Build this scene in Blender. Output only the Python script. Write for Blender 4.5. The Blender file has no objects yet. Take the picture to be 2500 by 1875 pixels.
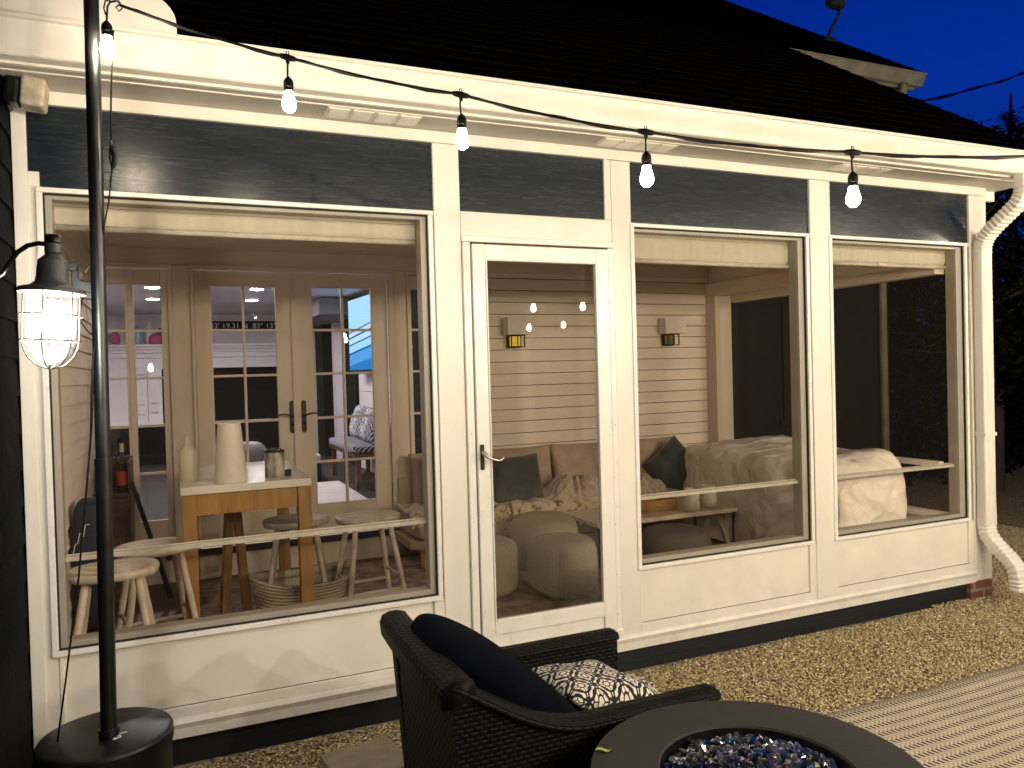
import bpy, bmesh, math, random
import numpy as np
from mathutils import Vector, Matrix, noise
random.seed(7); np.random.seed(7)
sc = bpy.context.scene
col = sc.collection
PI = math.pi

# ------------------------------------------------------------------ materials
def nt(name):
    m = bpy.data.materials.new(name); m.use_nodes = True
    t = m.node_tree; t.nodes.clear()
    out = t.nodes.new('ShaderNodeOutputMaterial')
    return m, t, out
def N(t, kind, **kw):
    n = t.nodes.new(kind)
    for k, v in kw.items():
        if k.startswith('i_'): n.inputs[k[2:].replace('_', ' ')].default_value = v
        else: setattr(n, k, v)
    return n
def math_(t, op, a, b=None, c=None, clamp=False):
    n = t.nodes.new('ShaderNodeMath'); n.operation = op; n.use_clamp = clamp
    for i, x in enumerate((a, b, c)):
        if x is None: continue
        if isinstance(x, (int, float)): n.inputs[i].default_value = x
        else: t.links.new(x, n.inputs[i])
    return n.outputs[0]
def mat(name, c, rough=.6, var=.08, vscale=6, bump=0, bscale=60, metal=0, spec=.5, stretch=None, c2=None, sheen=0, coat=0, coord='Object', detail=4, rvar=.12):
    m, t, out = nt(name)
    b = N(t, 'ShaderNodeBsdfPrincipled')
    b.inputs['Metallic'].default_value = metal
    b.inputs['Specular IOR Level'].default_value = spec
    if sheen: b.inputs['Sheen Weight'].default_value = sheen
    if coat: b.inputs['Coat Weight'].default_value = coat; b.inputs['Coat Roughness'].default_value = .15
    t.links.new(b.outputs[0], out.inputs[0])
    tc = N(t, 'ShaderNodeTexCoord'); mp = N(t, 'ShaderNodeMapping')
    t.links.new(tc.outputs[coord], mp.inputs[0])
    if stretch: mp.inputs['Scale'].default_value = stretch
    n1 = N(t, 'ShaderNodeTexNoise'); n1.inputs['Scale'].default_value = vscale; n1.inputs['Detail'].default_value = detail
    t.links.new(mp.outputs[0], n1.inputs['Vector'])
    r = N(t, 'ShaderNodeValToRGB')
    r.color_ramp.elements[0].position = .3; r.color_ramp.elements[1].position = .7
    lo = [max(0, x*(1-var*1.6)) for x in c]; hi = [min(1, x*(1+var)) for x in c]
    if c2: lo = list(c2); hi = list(c)
    r.color_ramp.elements[0].color = (*lo, 1); r.color_ramp.elements[1].color = (*hi, 1)
    t.links.new(n1.outputs[0], r.inputs[0]); t.links.new(r.outputs[0], b.inputs['Base Color'])
    rr = N(t, 'ShaderNodeMapRange'); rr.inputs['To Min'].default_value = max(.02, rough-rvar); rr.inputs['To Max'].default_value = min(1, rough+rvar)
    t.links.new(n1.outputs[0], rr.inputs[0]); t.links.new(rr.outputs[0], b.inputs['Roughness'])
    if bump:
        n2 = N(t, 'ShaderNodeTexNoise'); n2.inputs['Scale'].default_value = bscale; n2.inputs['Detail'].default_value = 3
        t.links.new(mp.outputs[0], n2.inputs['Vector'])
        bp = N(t, 'ShaderNodeBump'); bp.inputs['Strength'].default_value = bump; bp.inputs['Distance'].default_value = .01
        t.links.new(n2.outputs[0], bp.inputs['Height']); t.links.new(bp.outputs[0], b.inputs['Normal'])
    return m
def emis(name, c, s):
    m, t, out = nt(name); e = N(t, 'ShaderNodeEmission'); e.inputs[0].default_value = (*c, 1); e.inputs[1].default_value = s
    t.links.new(e.outputs[0], out.inputs[0]); return m
def thin(name, tint, refl=1.0, haze=0, hazec=(.3, .3, .3), ior=1.5, rough=.0, bump=0, bscale=60):
    """a thin sheet: clear, reflecting by Fresnel, with a part of diffuse haze (dust, mesh)"""
    m, t, out = nt(name)
    tr = N(t, 'ShaderNodeBsdfTransparent'); tr.inputs[0].default_value = (*tint, 1)
    gl = N(t, 'ShaderNodeBsdfGlossy'); gl.inputs['Roughness'].default_value = rough
    fr = N(t, 'ShaderNodeFresnel'); fr.inputs[0].default_value = ior
    f2 = math_(t, 'MULTIPLY', fr.outputs[0], refl)
    mx = N(t, 'ShaderNodeMixShader'); t.links.new(f2, mx.inputs[0]); t.links.new(tr.outputs[0], mx.inputs[1]); t.links.new(gl.outputs[0], mx.inputs[2])
    last = mx.outputs[0]
    if haze:
        df = N(t, 'ShaderNodeBsdfDiffuse'); df.inputs[0].default_value = (*hazec, 1)
        m2 = N(t, 'ShaderNodeMixShader'); t.links.new(last, m2.inputs[1]); t.links.new(df.outputs[0], m2.inputs[2])
        n = N(t, 'ShaderNodeTexNoise'); n.inputs['Scale'].default_value = bscale
        mr = N(t, 'ShaderNodeMapRange'); mr.inputs['To Min'].default_value = haze*.6; mr.inputs['To Max'].default_value = haze*1.4
        tc = N(t, 'ShaderNodeTexCoord'); t.links.new(tc.outputs['Object'], n.inputs['Vector'])
        t.links.new(n.outputs[0], mr.inputs[0]); t.links.new(mr.outputs[0], m2.inputs[0]); last = m2.outputs[0]
    if bump:
        n = N(t, 'ShaderNodeTexVoronoi'); n.inputs['Scale'].default_value = bscale
        bp = N(t, 'ShaderNodeBump'); bp.inputs['Strength'].default_value = bump
        t.links.new(n.outputs[0], bp.inputs['Height']); t.links.new(bp.outputs[0], gl.inputs['Normal']); t.links.new(bp.outputs[0], fr.inputs['Normal'])
    t.links.new(last, out.inputs[0]); return m

M = {}
M['paint'] = mat('white_paint', (.80, .77, .70), .42, var=.05, vscale=3, bump=.10, bscale=25, stretch=(1, 1, .35))
def dirt(m, z0, z1, amt, c=(.28, .22, .14)):
    t = m.node_tree; b = next(n for n in t.nodes if n.type == 'BSDF_PRINCIPLED'); src = b.inputs['Base Color'].links[0].from_socket
    tc = N(t, 'ShaderNodeTexCoord'); sp = N(t, 'ShaderNodeSeparateXYZ'); t.links.new(tc.outputs['Object'], sp.inputs[0])
    mr = N(t, 'ShaderNodeMapRange'); mr.inputs['From Min'].default_value = z1; mr.inputs['From Max'].default_value = z0; mr.inputs['To Min'].default_value = .12; mr.inputs['To Max'].default_value = 1; t.links.new(sp.outputs[2], mr.inputs[0])
    n = N(t, 'ShaderNodeTexNoise'); n.inputs['Scale'].default_value = 9; n.inputs['Detail'].default_value = 9; n.inputs['Roughness'].default_value = .75; t.links.new(tc.outputs['Object'], n.inputs['Vector'])
    g = N(t, 'ShaderNodeMapRange'); g.inputs['From Min'].default_value = .46; g.inputs['From Max'].default_value = .78; t.links.new(n.outputs[0], g.inputs[0])
    f = math_(t, 'MULTIPLY', math_(t, 'MULTIPLY', mr.outputs[0], g.outputs[0]), amt, clamp=True)
    mx = N(t, 'ShaderNodeMix', data_type='RGBA'); t.links.new(f, mx.inputs[0]); t.links.new(src, mx.inputs[6]); mx.inputs[7].default_value = (*c, 1); t.links.new(mx.outputs[2], b.inputs['Base Color'])
dirt(M['paint'], -.02, .16, .42)
M['alu'] = mat('white_aluminium', (.84, .82, .77), .3, var=.03, vscale=8)
M['panelpaint'] = mat('white_panel', (.80, .765, .69), .5, var=.04, vscale=4, bump=.06, bscale=140)
dirt(M['panelpaint'], .1, .3, .18)
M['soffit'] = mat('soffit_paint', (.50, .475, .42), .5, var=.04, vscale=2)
M['navyg'] = mat('glossy_navy_wood', (.011, .0175, .025), .27, var=.2, vscale=14, bump=.035, bscale=60, stretch=(.35, 1, 5), rvar=.03, spec=.6)
M['navy'] = mat('navy_siding', (.0035, .006, .008), .7, var=.2, vscale=8, bump=.2, bscale=30, stretch=(.3, 1, 3))
M['taupe'] = mat('taupe_frame', (.36, .33, .27), .45, var=.06)
M['dark'] = mat('dark_gap', (.01, .01, .01), .8)
M['shade'] = mat('rolled_shade_cloth', (.56, .55, .48), .8, var=.06, vscale=26, bump=.10, bscale=60, stretch=(1, 1, .12))
M['hem'] = mat('shade_hem', (.56, .55, .49), .6, var=.1, vscale=30)
M['black'] = mat('black_metal', (.0042, .0046, .005), .36, var=.2, vscale=20, bump=.012, bscale=80, spec=.5)
M['rubber'] = mat('black_rubber', (.005, .005, .005), .5, var=.2, vscale=40, spec=.2)
M['lamp'] = mat('grey_lamp_metal', (.05, .055, .058), .5, var=.2, vscale=18, bump=.15, bscale=90)
M['cage'] = mat('lamp_cage', (.05, .045, .045), .5)
M['steel'] = mat('brushed_nickel', (.55, .5, .42), .28, metal=1)
M['bronze'] = mat('dark_bronze', (.02, .018, .017), .4, metal=.3)
M['iwall'] = mat('porch_wall_paint', (.67, .60, .515), .65, var=.05, vscale=3, bump=.08, bscale=90)
M['isiding'] = mat('porch_shiplap', (.82, .755, .66), .6, var=.05, vscale=2.5, bump=.12, bscale=30, stretch=(.4, 1, 3))
M['iceil'] = mat('porch_ceiling', (.72, .63, .58), .7, var=.05)
M['door'] = mat('french_door_paint', (.69, .615, .53), .5, var=.05, vscale=3, bump=.05, bscale=60)
M['wood'] = mat('honey_wood', (.38, .215, .07), .45, var=.2, vscale=5, bump=.1, bscale=40, stretch=(6, 6, .8), c2=(.27, .14, .04))
M['dkwood'] = mat('dark_wood', (.09, .05, .028), .5, var=.3, vscale=6, bump=.1, bscale=40, stretch=(1, 5, 5))
M['tabletop'] = mat('white_laminate', (.72, .70, .65), .22, var=.04)
M['stool'] = mat('whitewashed_wood', (.62, .55, .45), .5, var=.16, vscale=7, bump=.1, bscale=50, stretch=(1, 7, 1))
M['ceramic'] = mat('white_ceramic', (.70, .66, .58), .4, var=.05, vscale=20, bump=.08, bscale=90)
M['tin'] = mat('birch_tin', (.62, .60, .52), .4, c2=(.06, .05, .04), vscale=26, stretch=(1, 1, .4), detail=6)
M['pinksofa'] = mat('beige_cushion', (.47, .37, .29), .9, var=.1, vscale=9, bump=.35, bscale=160, sheen=.2)
M['sofabase'] = mat('sofa_base_paint', (.50, .42, .32), .6)
M['navyvel'] = mat('slate_velvet', (.042, .052, .055), .8, var=.35, vscale=7, bump=.5, bscale=10, sheen=.4)
M['blanket'] = mat('grey_fleece', (.50, .44, .36), .95, var=.22, vscale=24, bump=.6, bscale=120, sheen=.4)
M['cover'] = mat('furniture_cover', (.90, .86, .81), .5, var=.05, vscale=3, bump=0, spec=.4)
def crease(m, sc_, st, dist):
    t = m.node_tree; b = next(n for n in t.nodes if n.type == 'BSDF_PRINCIPLED'); tc = N(t, 'ShaderNodeTexCoord')
    nz = N(t, 'ShaderNodeTexNoise'); nz.inputs['Scale'].default_value = 2.2; nz.inputs['Detail'].default_value = 2; t.links.new(tc.outputs['Object'], nz.inputs['Vector'])
    mx = N(t, 'ShaderNodeVectorMath', operation='MULTIPLY_ADD'); t.links.new(nz.outputs['Color'], mx.inputs[0]); mx.inputs[1].default_value = (.5, .5, .5); t.links.new(tc.outputs['Object'], mx.inputs[2])
    v = N(t, 'ShaderNodeTexVoronoi'); v.inputs['Scale'].default_value = sc_; t.links.new(mx.outputs[0], v.inputs['Vector'])
    v2 = N(t, 'ShaderNodeTexVoronoi'); v2.inputs['Scale'].default_value = sc_*2.7; t.links.new(mx.outputs[0], v2.inputs['Vector'])
    h = math_(t, 'ADD', v.outputs['Distance'], math_(t, 'MULTIPLY', v2.outputs['Distance'], .3))
    bp = N(t, 'ShaderNodeBump'); bp.inputs['Strength'].default_value = st; bp.inputs['Distance'].default_value = dist
    t.links.new(h, bp.inputs['Height']); t.links.new(bp.outputs[0], b.inputs['Normal'])
crease(M['cover'], 3.0, .62, .10)
M['bagnavy'] = mat('navy_cloth', (.008, .014, .04), .8, var=.2, vscale=10, bump=.3, bscale=20)
M['bagline'] = mat('white_thread', (.6, .62, .65), .6)
M['redlabel'] = mat('red_label', (.45, .05, .04), .5)
M['tray'] = mat('wooden_tray', (.35, .19, .06), .5, var=.2, vscale=6, stretch=(1, 6, 6))
M['greytop'] = mat('grey_wash_table', (.58, .50, .41), .45, var=.1, vscale=5, stretch=(1, 5, 1))
M['groove'] = mat('groove_shadow', (.10, .075, .05), .9)
M['brick'] = None
M['stone'] = mat('paving_concrete', (.27, .23, .16), .85, var=.12, vscale=14, bump=.5, bscale=110)
M['ltoak'] = mat('white_cabinet', (.72, .69, .72), .5, var=.02)
M['livwall'] = mat('living_wall', (.66, .62, .66), .7, var=.03)
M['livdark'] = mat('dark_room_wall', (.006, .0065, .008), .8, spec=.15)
M['livgrey'] = mat('grey_trim', (.16, .16, .175), .6)
M['livfloor'] = mat('dark_floorboards', (.014, .011, .01), .8, var=.3, stretch=(1, 8, 1))
M['rugwhite'] = mat('pale_rug', (.66, .62, .62), .9, bump=.3, bscale=90)
M['pink'] = mat('pink_pot', (.45, .08, .18), .5); M['teal'] = mat('teal_glass', (.25, .5, .6), .3); M['green'] = mat('green_leaf', (.08, .16, .05), .6)
M['signwhite'] = mat('sign_letter', (.6, .6, .62), .6)
M['brass'] = mat('lamp_brass', (.35, .25, .08), .35, metal=.7)
M['amber'] = emis('amber_glass_glow', (.9, .55, .08), .75)
M['ambergl'] = emis('dim_amber_glass', (.6, .42, .1), .16)
M['sconce'] = mat('sconce_shade', (.80, .76, .74), .7, var=.04)
M['seatnavy'] = mat('navy_seat_fabric', (.0015, .0023, .006), .95, var=.2, vscale=12, bump=.15, bscale=200, spec=.05)
M['pit'] = mat('fire_pit_stone', (.018, .016, .0115), .8, var=.10, vscale=12, bump=.10, bscale=160)
M['leafy'] = mat('yellow_leaf', (.33, .36, .07), .5)
M['basket'] = None
M['foliage'] = mat('dark_foliage', (.006, .0085, .005), .8, var=.4, vscale=2, spec=.1)
M['bark'] = mat('bark', (.04, .033, .028), .9)
M['bulb'] = emis('lit_bulb', (1, .84, .61), 370)
M['bulbfar'] = emis('lit_yard_bulb', (1, .85, .64), 4300)
M['bulbcool'] = emis('lit_lantern_bulb', (1, .94, .84), 1000)
M['recess'] = emis('recessed_light', (1, .93, .92), 620)
M['glass'] = thin('door_glass', (.95, .93, .89), .9, haze=.006, hazec=(.5, .5, .5), bscale=5)
M['pane'] = thin('window_pane', (.93, .93, .95), .8)
M['screen'] = thin('insect_screen', (.98, .96, .93), 0, haze=.035, hazec=(.08, .07, .055), bscale=260)
M['jar'] = thin('seeded_glass', (.97, .97, .97), .16, haze=.002, hazec=(.9, .9, .9), ior=1.45, rough=.22, bump=.6, bscale=70)
M['clearb'] = thin('bottle_glass', (.72, .72, .68), 1.5, haze=.05)
M['ivent'] = mat('vent_metal', (.92, .89, .80), .4)
M['cream'] = mat('weathered_cream_plastic', (.52, .46, .36), .5, var=.25, vscale=20)

def pattern_mat(name, kind, c1, c2, rough=.85, scale=1.0, bump=.15):
    """cloth patterns laid on UV"""
    m, t, out = nt(name)
    b = N(t, 'ShaderNodeBsdfPrincipled'); b.inputs['Roughness'].default_value = rough
    t.links.new(b.outputs[0], out.inputs[0])
    uv = N(t, 'ShaderNodeTexCoord'); sp = N(t, 'ShaderNodeSeparateXYZ'); t.links.new(uv.outputs['UV'], sp.inputs[0])
    U = math_(t, 'MULTIPLY', sp.outputs[0], scale); V = math_(t, 'MULTIPLY', sp.outputs[1], scale)
    def fr(x): return math_(t, 'FRACT', x)
    if kind == 'rings':
        def ring(ou, ov, R, w):
            a = math_(t, 'SUBTRACT', fr(math_(t, 'ADD', U, ou)), .5); c = math_(t, 'SUBTRACT', fr(math_(t, 'ADD', V, ov)), .5)
            d = math_(t, 'SQRT', math_(t, 'ADD', math_(t, 'MULTIPLY', a, a), math_(t, 'MULTIPLY', c, c)))
            return math_(t, 'LESS_THAN', math_(t, 'ABSOLUTE', math_(t, 'SUBTRACT', d, R)), w), d, a, c
        parts = []
        for (ou, ov) in ((0, 0), (.5, .5)):
            for R in (.47, .30):
                parts.append(ring(ou, ov, R, .030)[0])
        # spokes of the flower inside each ring
        _, d, a, c = ring(.5, .5, .3, .02)
        for (ou, ov) in ((0, 0), (.5, .5)):
            _, d, a, c = ring(ou, ov, .3, .02)
            an = math_(t, 'ARCTAN2', c, a)
            s = math_(t, 'ABSOLUTE', math_(t, 'SINE', math_(t, 'MULTIPLY', an, 4)))
            sp1 = math_(t, 'MULTIPLY', math_(t, 'LESS_THAN', math_(t, 'MULTIPLY', s, d), .055), math_(t, 'GREATER_THAN', d, .115))
            sp1 = math_(t, 'MULTIPLY', sp1, math_(t, 'LESS_THAN', d, .34))
            parts.append(sp1)
            core = math_(t, 'LESS_THAN', math_(t, 'ABSOLUTE', math_(t, 'SUBTRACT', d, .115)), .022); parts.append(core)
        # small squares
        for (ou, ov) in ((.5, 0), (0, .5)):
            _, d, a, c = ring(ou, ov, .3, .02)
            q = math_(t, 'MAXIMUM', math_(t, 'ABSOLUTE', a), math_(t, 'ABSOLUTE', c))
            parts.append(math_(t, 'LESS_THAN', math_(t, 'ABSOLUTE', math_(t, 'SUBTRACT', q, .07)), .02))
            parts.append(math_(t, 'LESS_THAN', q, .018))
        f = parts[0]
        for p in parts[1:]: f = math_(t, 'MAXIMUM', f, p)
    elif kind == 'chevron':
        z = math_(t, 'ABSOLUTE', math_(t, 'SUBTRACT', fr(math_(t, 'MULTIPLY', U, 1.0)), .5))
        f = math_(t, 'GREATER_THAN', fr(math_(t, 'ADD', math_(t, 'MULTIPLY', V, 1.5), math_(t, 'MULTIPLY', z, 2.0))), .42)
    elif kind == 'rug':      # UV in metres: u along the band, v across it
        v = fr(math_(t, 'DIVIDE', V, .069))
        dashband = math_(t, 'LESS_THAN', v, .44)
        dash = math_(t, 'LESS_THAN', fr(math_(t, 'ADD', math_(t, 'DIVIDE', U, .026), math_(t, 'MULTIPLY', v, .55))), .48)
        f1 = math_(t, 'MULTIPLY', dashband, dash)
        zz = math_(t, 'ABSOLUTE', math_(t, 'SUBTRACT', math_(t, 'DIVIDE', math_(t, 'SUBTRACT', v, .44), .56), .5))
        herr = math_(t, 'LESS_THAN', fr(math_(t, 'ADD', math_(t, 'DIVIDE', U, .026), math_(t, 'MULTIPLY', zz, 1.6))), .42)
        f2 = math_(t, 'MULTIPLY', math_(t, 'MULTIPLY', herr, math_(t, 'SUBTRACT', 1, dashband)), .42)
        f = math_(t, 'MAXIMUM', f1, f2)
    mx = N(t, 'ShaderNodeMix', data_type='RGBA'); mx.inputs[6].default_value = (*c1, 1); mx.inputs[7].default_value = (*c2, 1)
    t.links.new(f, mx.inputs[0])
    n = N(t, 'ShaderNodeTexNoise'); n.inputs['Scale'].default_value = 5; n.inputs['Detail'].default_value = 5
    tc = N(t, 'ShaderNodeTexCoord'); t.links.new(tc.outputs['Object'], n.inputs['Vector'])
    mr = N(t, 'ShaderNodeMapRange'); mr.inputs['To Min'].default_value = .72; mr.inputs['To Max'].default_value = 1.2
    t.links.new(n.outputs[0], mr.inputs[0])
    vm = N(t, 'ShaderNodeVectorMath', operation='SCALE'); t.links.new(mx.outputs[2], vm.inputs[0]); t.links.new(mr.outputs[0], vm.inputs['Scale'])
    t.links.new(vm.outputs[0], b.inputs['Base Color'])
    bp = N(t, 'ShaderNodeBump'); bp.inputs['Strength'].default_value = bump; bp.inputs['Distance'].default_value = .004
    t.links.new(f, bp.inputs['Height']); t.links.new(bp.outputs[0], b.inputs['Normal'])
    return m
M['rings'] = pattern_mat('ring_pattern_cloth', 'rings', (.72, .68, .58), (.006, .006, .010), scale=8.4)
M['chevron'] = pattern_mat('chevron_cloth', 'chevron', (.5, .5, .56), (.008, .009, .03), scale=11)
M['trellis'] = pattern_mat('trellis_cloth', 'rings', (.02, .02, .04), (.7, .7, .75), scale=5)
M['rug'] = pattern_mat('woven_rug', 'rug', (.58, .51, .37), (.004, .003, .002), scale=1, bump=.6)

def weave_mat(name, c, c2, sx, sy, rough=.45, bump=.9, row=False, swap=False):
    m, t, out = nt(name)
    b = N(t, 'ShaderNodeBsdfPrincipled'); b.inputs['Roughness'].default_value = rough; b.inputs['Specular IOR Level'].default_value = .14; t.links.new(b.outputs[0], out.inputs[0])
    uv = N(t, 'ShaderNodeTexCoord'); sp = N(t, 'ShaderNodeSeparateXYZ'); t.links.new(uv.outputs['UV'], sp.inputs[0])
    A_, B_ = (1, 0) if swap else (0, 1)
    v = math_(t, 'MULTIPLY', sp.outputs[B_], sy); rowi = math_(t, 'FLOOR', v)
    u = math_(t, 'ADD', math_(t, 'MULTIPLY', sp.outputs[A_], sx), math_(t, 'MULTIPLY', rowi, .5))
    hv = math_(t, 'SINE', math_(t, 'MULTIPLY', math_(t, 'FRACT', v), PI))
    if row: hu = math_(t, 'ADD', .8, math_(t, 'MULTIPLY', math_(t, 'ABSOLUTE', math_(t, 'SINE', math_(t, 'MULTIPLY', u, PI))), .2))
    else: hu = math_(t, 'POWER', math_(t, 'ABSOLUTE', math_(t, 'SINE', math_(t, 'MULTIPLY', u, PI))), .7)
    h = math_(t, 'MULTIPLY', math_(t, 'POWER', hv, .6), hu)
    mx = N(t, 'ShaderNodeMix', data_type='RGBA'); mx.inputs[6].default_value = (*c2, 1); mx.inputs[7].default_value = (*c, 1)
    t.links.new(h, mx.inputs[0]); t.links.new(mx.outputs[2], b.inputs['Base Color'])
    bp = N(t, 'ShaderNodeBump'); bp.inputs['Strength'].default_value = bump; bp.inputs['Distance'].default_value = .005
    t.links.new(h, bp.inputs['Height']); t.links.new(bp.outputs[0], b.inputs['Normal'])
    return m
M['wicker'] = weave_mat('dark_wicker', (.005, .0044, .0035), (.0004, .0004, .0004), 34, 70, rough=.55, bump=.6)
M['rope'] = weave_mat('coiled_rope', (.56, .49, .37), (.17, .14, .10), 60, 46, rough=.85, row=True)
M['knit'] = weave_mat('knitted_grey', (.50, .46, .39), (.30, .27, .225), 75, 56, rough=.95, bump=.7, swap=True)
M['knitdark'] = weave_mat('knitted_charcoal', (.16, .15, .13), (.09, .08, .07), 75, 56, rough=.95, bump=.7, swap=True)

def attr_mat(name, cols, rough, spec=.5, metal=0, trans=0, noisebump=0):
    """colour chosen per stone from a face attribute 'tone' in 0..1"""
    m, t, out = nt(name)
    b = N(t, 'ShaderNodeBsdfPrincipled'); b.inputs['Roughness'].default_value = rough; b.inputs['Specular IOR Level'].default_value = spec
    b.inputs['Transmission Weight'].default_value = trans; b.inputs['Metallic'].default_value = metal
    t.links.new(b.outputs[0], out.inputs[0])
    a = N(t, 'ShaderNodeAttribute'); a.attribute_name = 'tone'
    r = N(t, 'ShaderNodeValToRGB'); cr = r.color_ramp
    while len(cr.elements) < len(cols): cr.elements.new(.5)
    for e, (p, c) in zip(cr.elements, cols): e.position = p; e.color = (*c, 1)
    t.links.new(a.outputs['Fac'], r.inputs[0]); t.links.new(r.outputs[0], b.inputs['Base Color'])
    return m
M['gravel'] = attr_mat('pea_gravel', [(0, (.15, .10, .045)), (.25, (.41, .32, .175)), (.7, (.61, .50, .29)), (.93, (.71, .63, .42)), (1, (.82, .76, .60))], .8)
M['gems'] = attr_mat('fire_glass', [(0, (.10, .11, .13)), (.35, (.34, .36, .40)), (.60, (.62, .64, .66)), (.70, (.03, .07, .40)), (.78, (.04, .20, .42)), (.84, (.5, .52, .5)), (1, (.92, .90, .80))], .09, spec=1.0, metal=.9)

def fur():
    m, t, out = nt('faux_fur')
    b = N(t, 'ShaderNodeBsdfPrincipled'); b.inputs['Roughness'].default_value = .95; b.inputs['Sheen Weight'].default_value = .5
    t.links.new(b.outputs[0], out.inputs[0])
    tc = N(t, 'ShaderNodeTexCoord'); n = N(t, 'ShaderNodeTexNoise'); n.inputs['Scale'].default_value = 13; n.inputs['Detail'].default_value = 8; n.inputs['Distortion'].default_value = 1.2
    t.links.new(tc.outputs['Object'], n.inputs['Vector'])
    r = N(t, 'ShaderNodeValToRGB'); e = r.color_ramp.elements
    e[0].position = .38; e[0].color = (.16, .10, .06, 1); e[1].position = .5; e[1].color = (.62, .52, .38, 1)
    t.links.new(n.outputs[0], r.inputs[0]); t.links.new(r.outputs[0], b.inputs['Base Color'])
    n2 = N(t, 'ShaderNodeTexNoise'); n2.inputs['Scale'].default_value = 130; n2.inputs['Detail'].default_value = 4; t.links.new(tc.outputs['Object'], n2.inputs['Vector'])
    bp = N(t, 'ShaderNodeBump'); bp.inputs['Strength'].default_value = .8; bp.inputs['Distance'].default_value = .02
    t.links.new(n2.outputs[0], bp.inputs['Height']); t.links.new(bp.outputs[0], b.inputs['Normal'])
    return m
M['fur'] = fur()
M['irug'] = mat('faded_porch_rug', (.48, .40, .31), .95, c2=(.20, .13, .10), vscale=11, bump=.5, bscale=90, detail=9)

def brick_mat(name, c1, c2, mortar, bw, bh, bump=.5, rough=.8, ms=.012, rot=None):
    m, t, out = nt(name)
    b = N(t, 'ShaderNodeBsdfPrincipled'); b.inputs['Roughness'].default_value = rough; t.links.new(b.outputs[0], out.inputs[0])
    tc = N(t, 'ShaderNodeTexCoord'); mp = N(t, 'ShaderNodeMapping'); t.links.new(tc.outputs['Object'], mp.inputs[0])
    if rot: mp.inputs['Rotation'].default_value = rot
    k = N(t, 'ShaderNodeTexBrick'); t.links.new(mp.outputs[0], k.inputs['Vector'])
    k.inputs['Color1'].default_value = (*c1, 1); k.inputs['Color2'].default_value = (*c2, 1); k.inputs['Mortar'].default_value = (*mortar, 1)
    k.inputs['Scale'].default_value = 1; k.inputs['Brick Width'].default_value = bw; k.inputs['Row Height'].default_value = bh; k.inputs['Mortar Size'].default_value = ms
    t.links.new(k.outputs[0], b.inputs['Base Color'])
    bp = N(t, 'ShaderNodeBump'); bp.inputs['Strength'].default_value = bump; bp.inputs['Distance'].default_value = .008; b.inputs['Specular IOR Level'].default_value = (.5 if c1[0] > .05 else .0)
    inv = math_(t, 'SUBTRACT', 1, k.outputs['Fac']); n = N(t, 'ShaderNodeTexNoise'); n.inputs['Scale'].default_value = 60; t.links.new(tc.outputs['Object'], n.inputs['Vector'])
    t.links.new(math_(t, 'ADD', inv, math_(t, 'MULTIPLY', n.outputs[0], .5)), bp.inputs['Height']); t.links.new(bp.outputs[0], b.inputs['Normal'])
    return m
M['shingle'] = brick_mat('asphalt_shingle', (.0022, .0019, .0017), (.0035, .003, .0027), (.0009, .0009, .0009), .30, .14)
M['brick'] = brick_mat('red_brick', (.20, .075, .04), (.14, .05, .03), (.22, .19, .15), .2, .066, rot=(PI/2, 0, 0))

def ground_mat():
    m, t, out = nt('gravel_bed')
    b = N(t, 'ShaderNodeBsdfPrincipled'); b.inputs['Roughness'].default_value = .9; t.links.new(b.outputs[0], out.inputs[0])
    tc = N(t, 'ShaderNodeTexCoord'); v = N(t, 'ShaderNodeTexVoronoi'); v.inputs['Scale'].default_value = 75; t.links.new(tc.outputs['Object'], v.inputs['Vector'])
    sp = N(t, 'ShaderNodeSeparateColor'); t.links.new(v.outputs['Color'], sp.inputs[0])
    r = N(t, 'ShaderNodeValToRGB'); e = r.color_ramp.elements; e[0].color = (.09, .06, .03, 1); e[1].color = (.42, .34, .2, 1)
    t.links.new(sp.outputs[0], r.inputs[0]); t.links.new(r.outputs[0], b.inputs['Base Color'])
    bp = N(t, 'ShaderNodeBump'); bp.inputs['Strength'].default_value = 1; bp.inputs['Distance'].default_value = .01; bp.invert = True
    t.links.new(v.outputs['Distance'], bp.inputs['Height']); t.links.new(bp.outputs[0], b.inputs['Normal'])
    return m
M['ground'] = ground_mat()

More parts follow.
